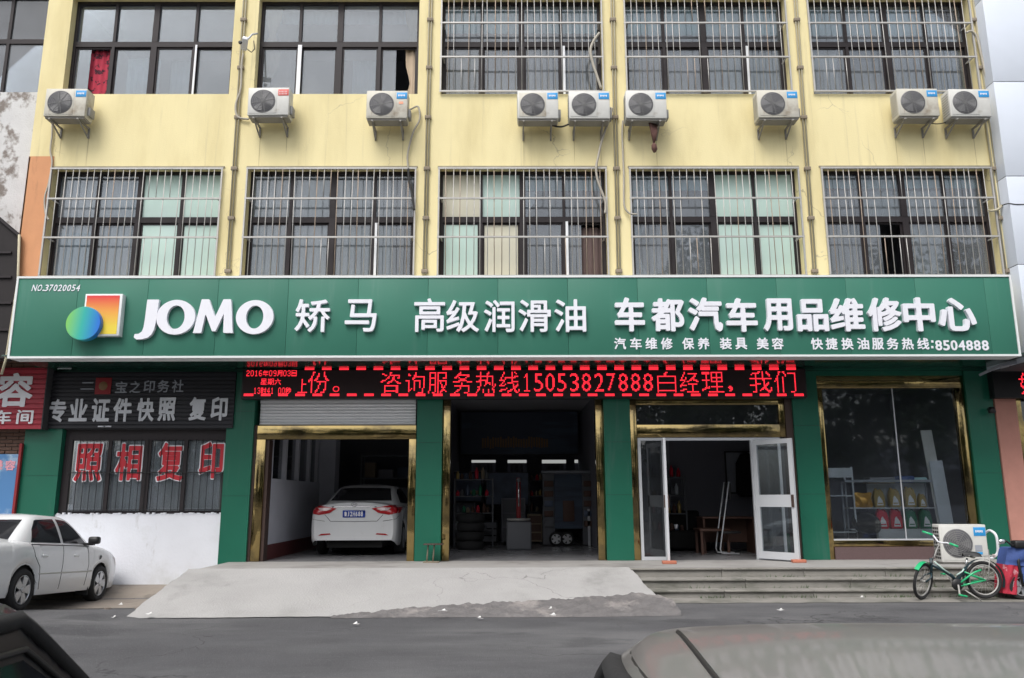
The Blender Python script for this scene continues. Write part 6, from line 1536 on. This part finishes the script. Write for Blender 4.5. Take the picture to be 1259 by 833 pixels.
# ================================================================== SMALL THINGS
stl = thing('metal_stool', 'small rusty metal stool standing against the green pillar right of the garage', 'stool')
YT = .82
a, c = at(521,671,YT), at(545,671,YT); x0, x1 = a.x, c.x; zs_t = ZP+.33
MB().bbox_bev(x0, x1, YT-.12, YT+.14, zs_t-.02, zs_t, .006).build('seat', 'brown_frame', stl)
for x in (x0+.06, x0+.17): MB().tube([(x+.02,YT,zs_t-.02),(x,YT,ZP+.02)], .013, 8).build('leg', 'clamp', stl)
MB().bbox_bev(x0, x1-.07, YT-.10, YT+.12, ZP+.001, ZP+.02, .004).build('base', 'clamp', stl)
rs = random.Random(11)
lit = [(437,768,'white paper scrap on the asphalt in front of the ramp'),(680,757,'white scrap at the foot of the ramp, its middle'),(545,752,'white scrap lying near the worn ramp edge'),(677,749,'white scrap on the dark worn patch of the ramp'),(140,760,'white scrap on the asphalt left of the ramp corner'),(148,744,'white scrap on the dirt near the white car'),(589,761,'tiny pale scrap on the asphalt'),(1060,735,'tiny white scrap in the gutter near the steps'),(960,751,'small white scrap on the road below the steps'),(184,756,'pale scrap on the left corner of the ramp')]
for u, v, lab in lit:
    q = gz(u, v, .02); hh = .03
    if 545 <= u <= 680 and v < 760: q = gz(u, v, .09); hh = .10
    if u == 184: q = gz(u, v, .05); hh = .06
    b = MB(); n = 7; w1 = rs.uniform(.04,.09)
    b.poly([(q.x+w1*rs.uniform(.6,1.1)*math.cos(a*2*math.pi/n), q.y+w1*.5*rs.uniform(.5,1)*math.sin(a*2*math.pi/n), hh+rs.uniform(0,.012)) for a in range(n)])
    b.poly([(q.x-w1*.3,q.y,hh+.012),(q.x+w1*.4,q.y-.01,hh+.014),(q.x+w1*.2,q.y+.02,hh+.03)])
    tag(b.build('paper_scrap', 'litter'), lab, 'litter')
for u, v, s, lab in ((216,717,.09,'largest dark stone beside the top of the ramp edge'),(184,733,.08,'dark stone halfway down the left edge of the ramp'),(193,730,.06,'smaller stone beside the ramp edge stone'),(205,728,.05,'small pebble near the ramp edge'),(173,741,.05,'pebble low on the left edge of the ramp'),(178,737,.045,'grey pebble between the ramp stones'),(133,739,.035,'small dark pebble by the front wheel of the white car')):
    q = gz(u, v, .04); bm = bmesh.new(); bmesh.ops.create_icosphere(bm, subdivisions=2, radius=s)
    for vv in bm.verts: vv.co = Vector((vv.co.x*1.5, vv.co.y, vv.co.z*.75))*(1+.35*(rs.random()-.5))
    tag(MB().addbm(bm, Matrix.Translation((q.x, q.y, hgt(q.x,q.y)+s*.35))).build('stone', 'stone_dark'), lab, 'stone')

# ================================================================== ACROSS THE STREET (behind the photographer; seen only as reflections)
lm = []
for v_ in range(2):
    rs = random.Random(40+v_); b = MB()
    blobs = [(Vector((rs.gauss(0,1.6), rs.gauss(0,1.6), 5.5+rs.gauss(0,1.9))), rs.uniform(.8,1.6)) for _ in range(34)]
    for c, r in blobs:
        for _ in range(260):
            d_ = Vector((rs.gauss(0,1), rs.gauss(0,1), rs.gauss(0,1))).normalized()*r*rs.uniform(.6,1.1); p = c+d_
            a_ = Vector((rs.gauss(0,1), rs.gauss(0,1), rs.gauss(0,1))).normalized()*.13; e_ = d_.cross(a_).normalized()*.09
            b.poly([p-a_, p-e_, p+a_, p+e_])
    lm.append(b.mesh('crown'))
tk = MB().tube([(0,0,0),(.05,0,2),(-.05,.05,4),(.1,0,6)], [.2,.16,.12,.06], 8).tube([(0,0,3),(.8,.3,5),(1.4,.5,6.4)], [.09,.06,.03], 6).tube([(0,0,3.2),(-.9,-.3,5),(-1.5,.2,6)], [.09,.06,.03], 6).mesh('trunk')
for i, (x, y, s) in enumerate(((-19,-30,1.35),(-11,-33,1.45),(-4,-31,1.25),(4,-33,1.35),(11,-29,1.5),(16.5,-31,1.45),(23,-29,1.5))):
    t = thing('street_tree', ('leftmost','second from left','third from left','middle','third from right','second from right','rightmost')[i]+' leafy tree of the row across the street', 'tree', (x, y, 0), i*1.3, 'trees across the street behind the viewer'); t.scale = (s,s,s)
    share('trunk', tk, 'tree_trunk', t, (0,0,0)); share('crown', lm[i % 2], 'leaf', t, (0,0,0))
ob = thing('opposite_building', 'low pale building across the street', 'building')
MB().box(-40, 40, -46, -40, 0, 5).build('wall', 'room_white', ob)
for i in range(12): MB().box(-36+i*6, -33+i*6, -39.99, -39.95, 1, 3.5).build('window', 'dark_frame', ob)
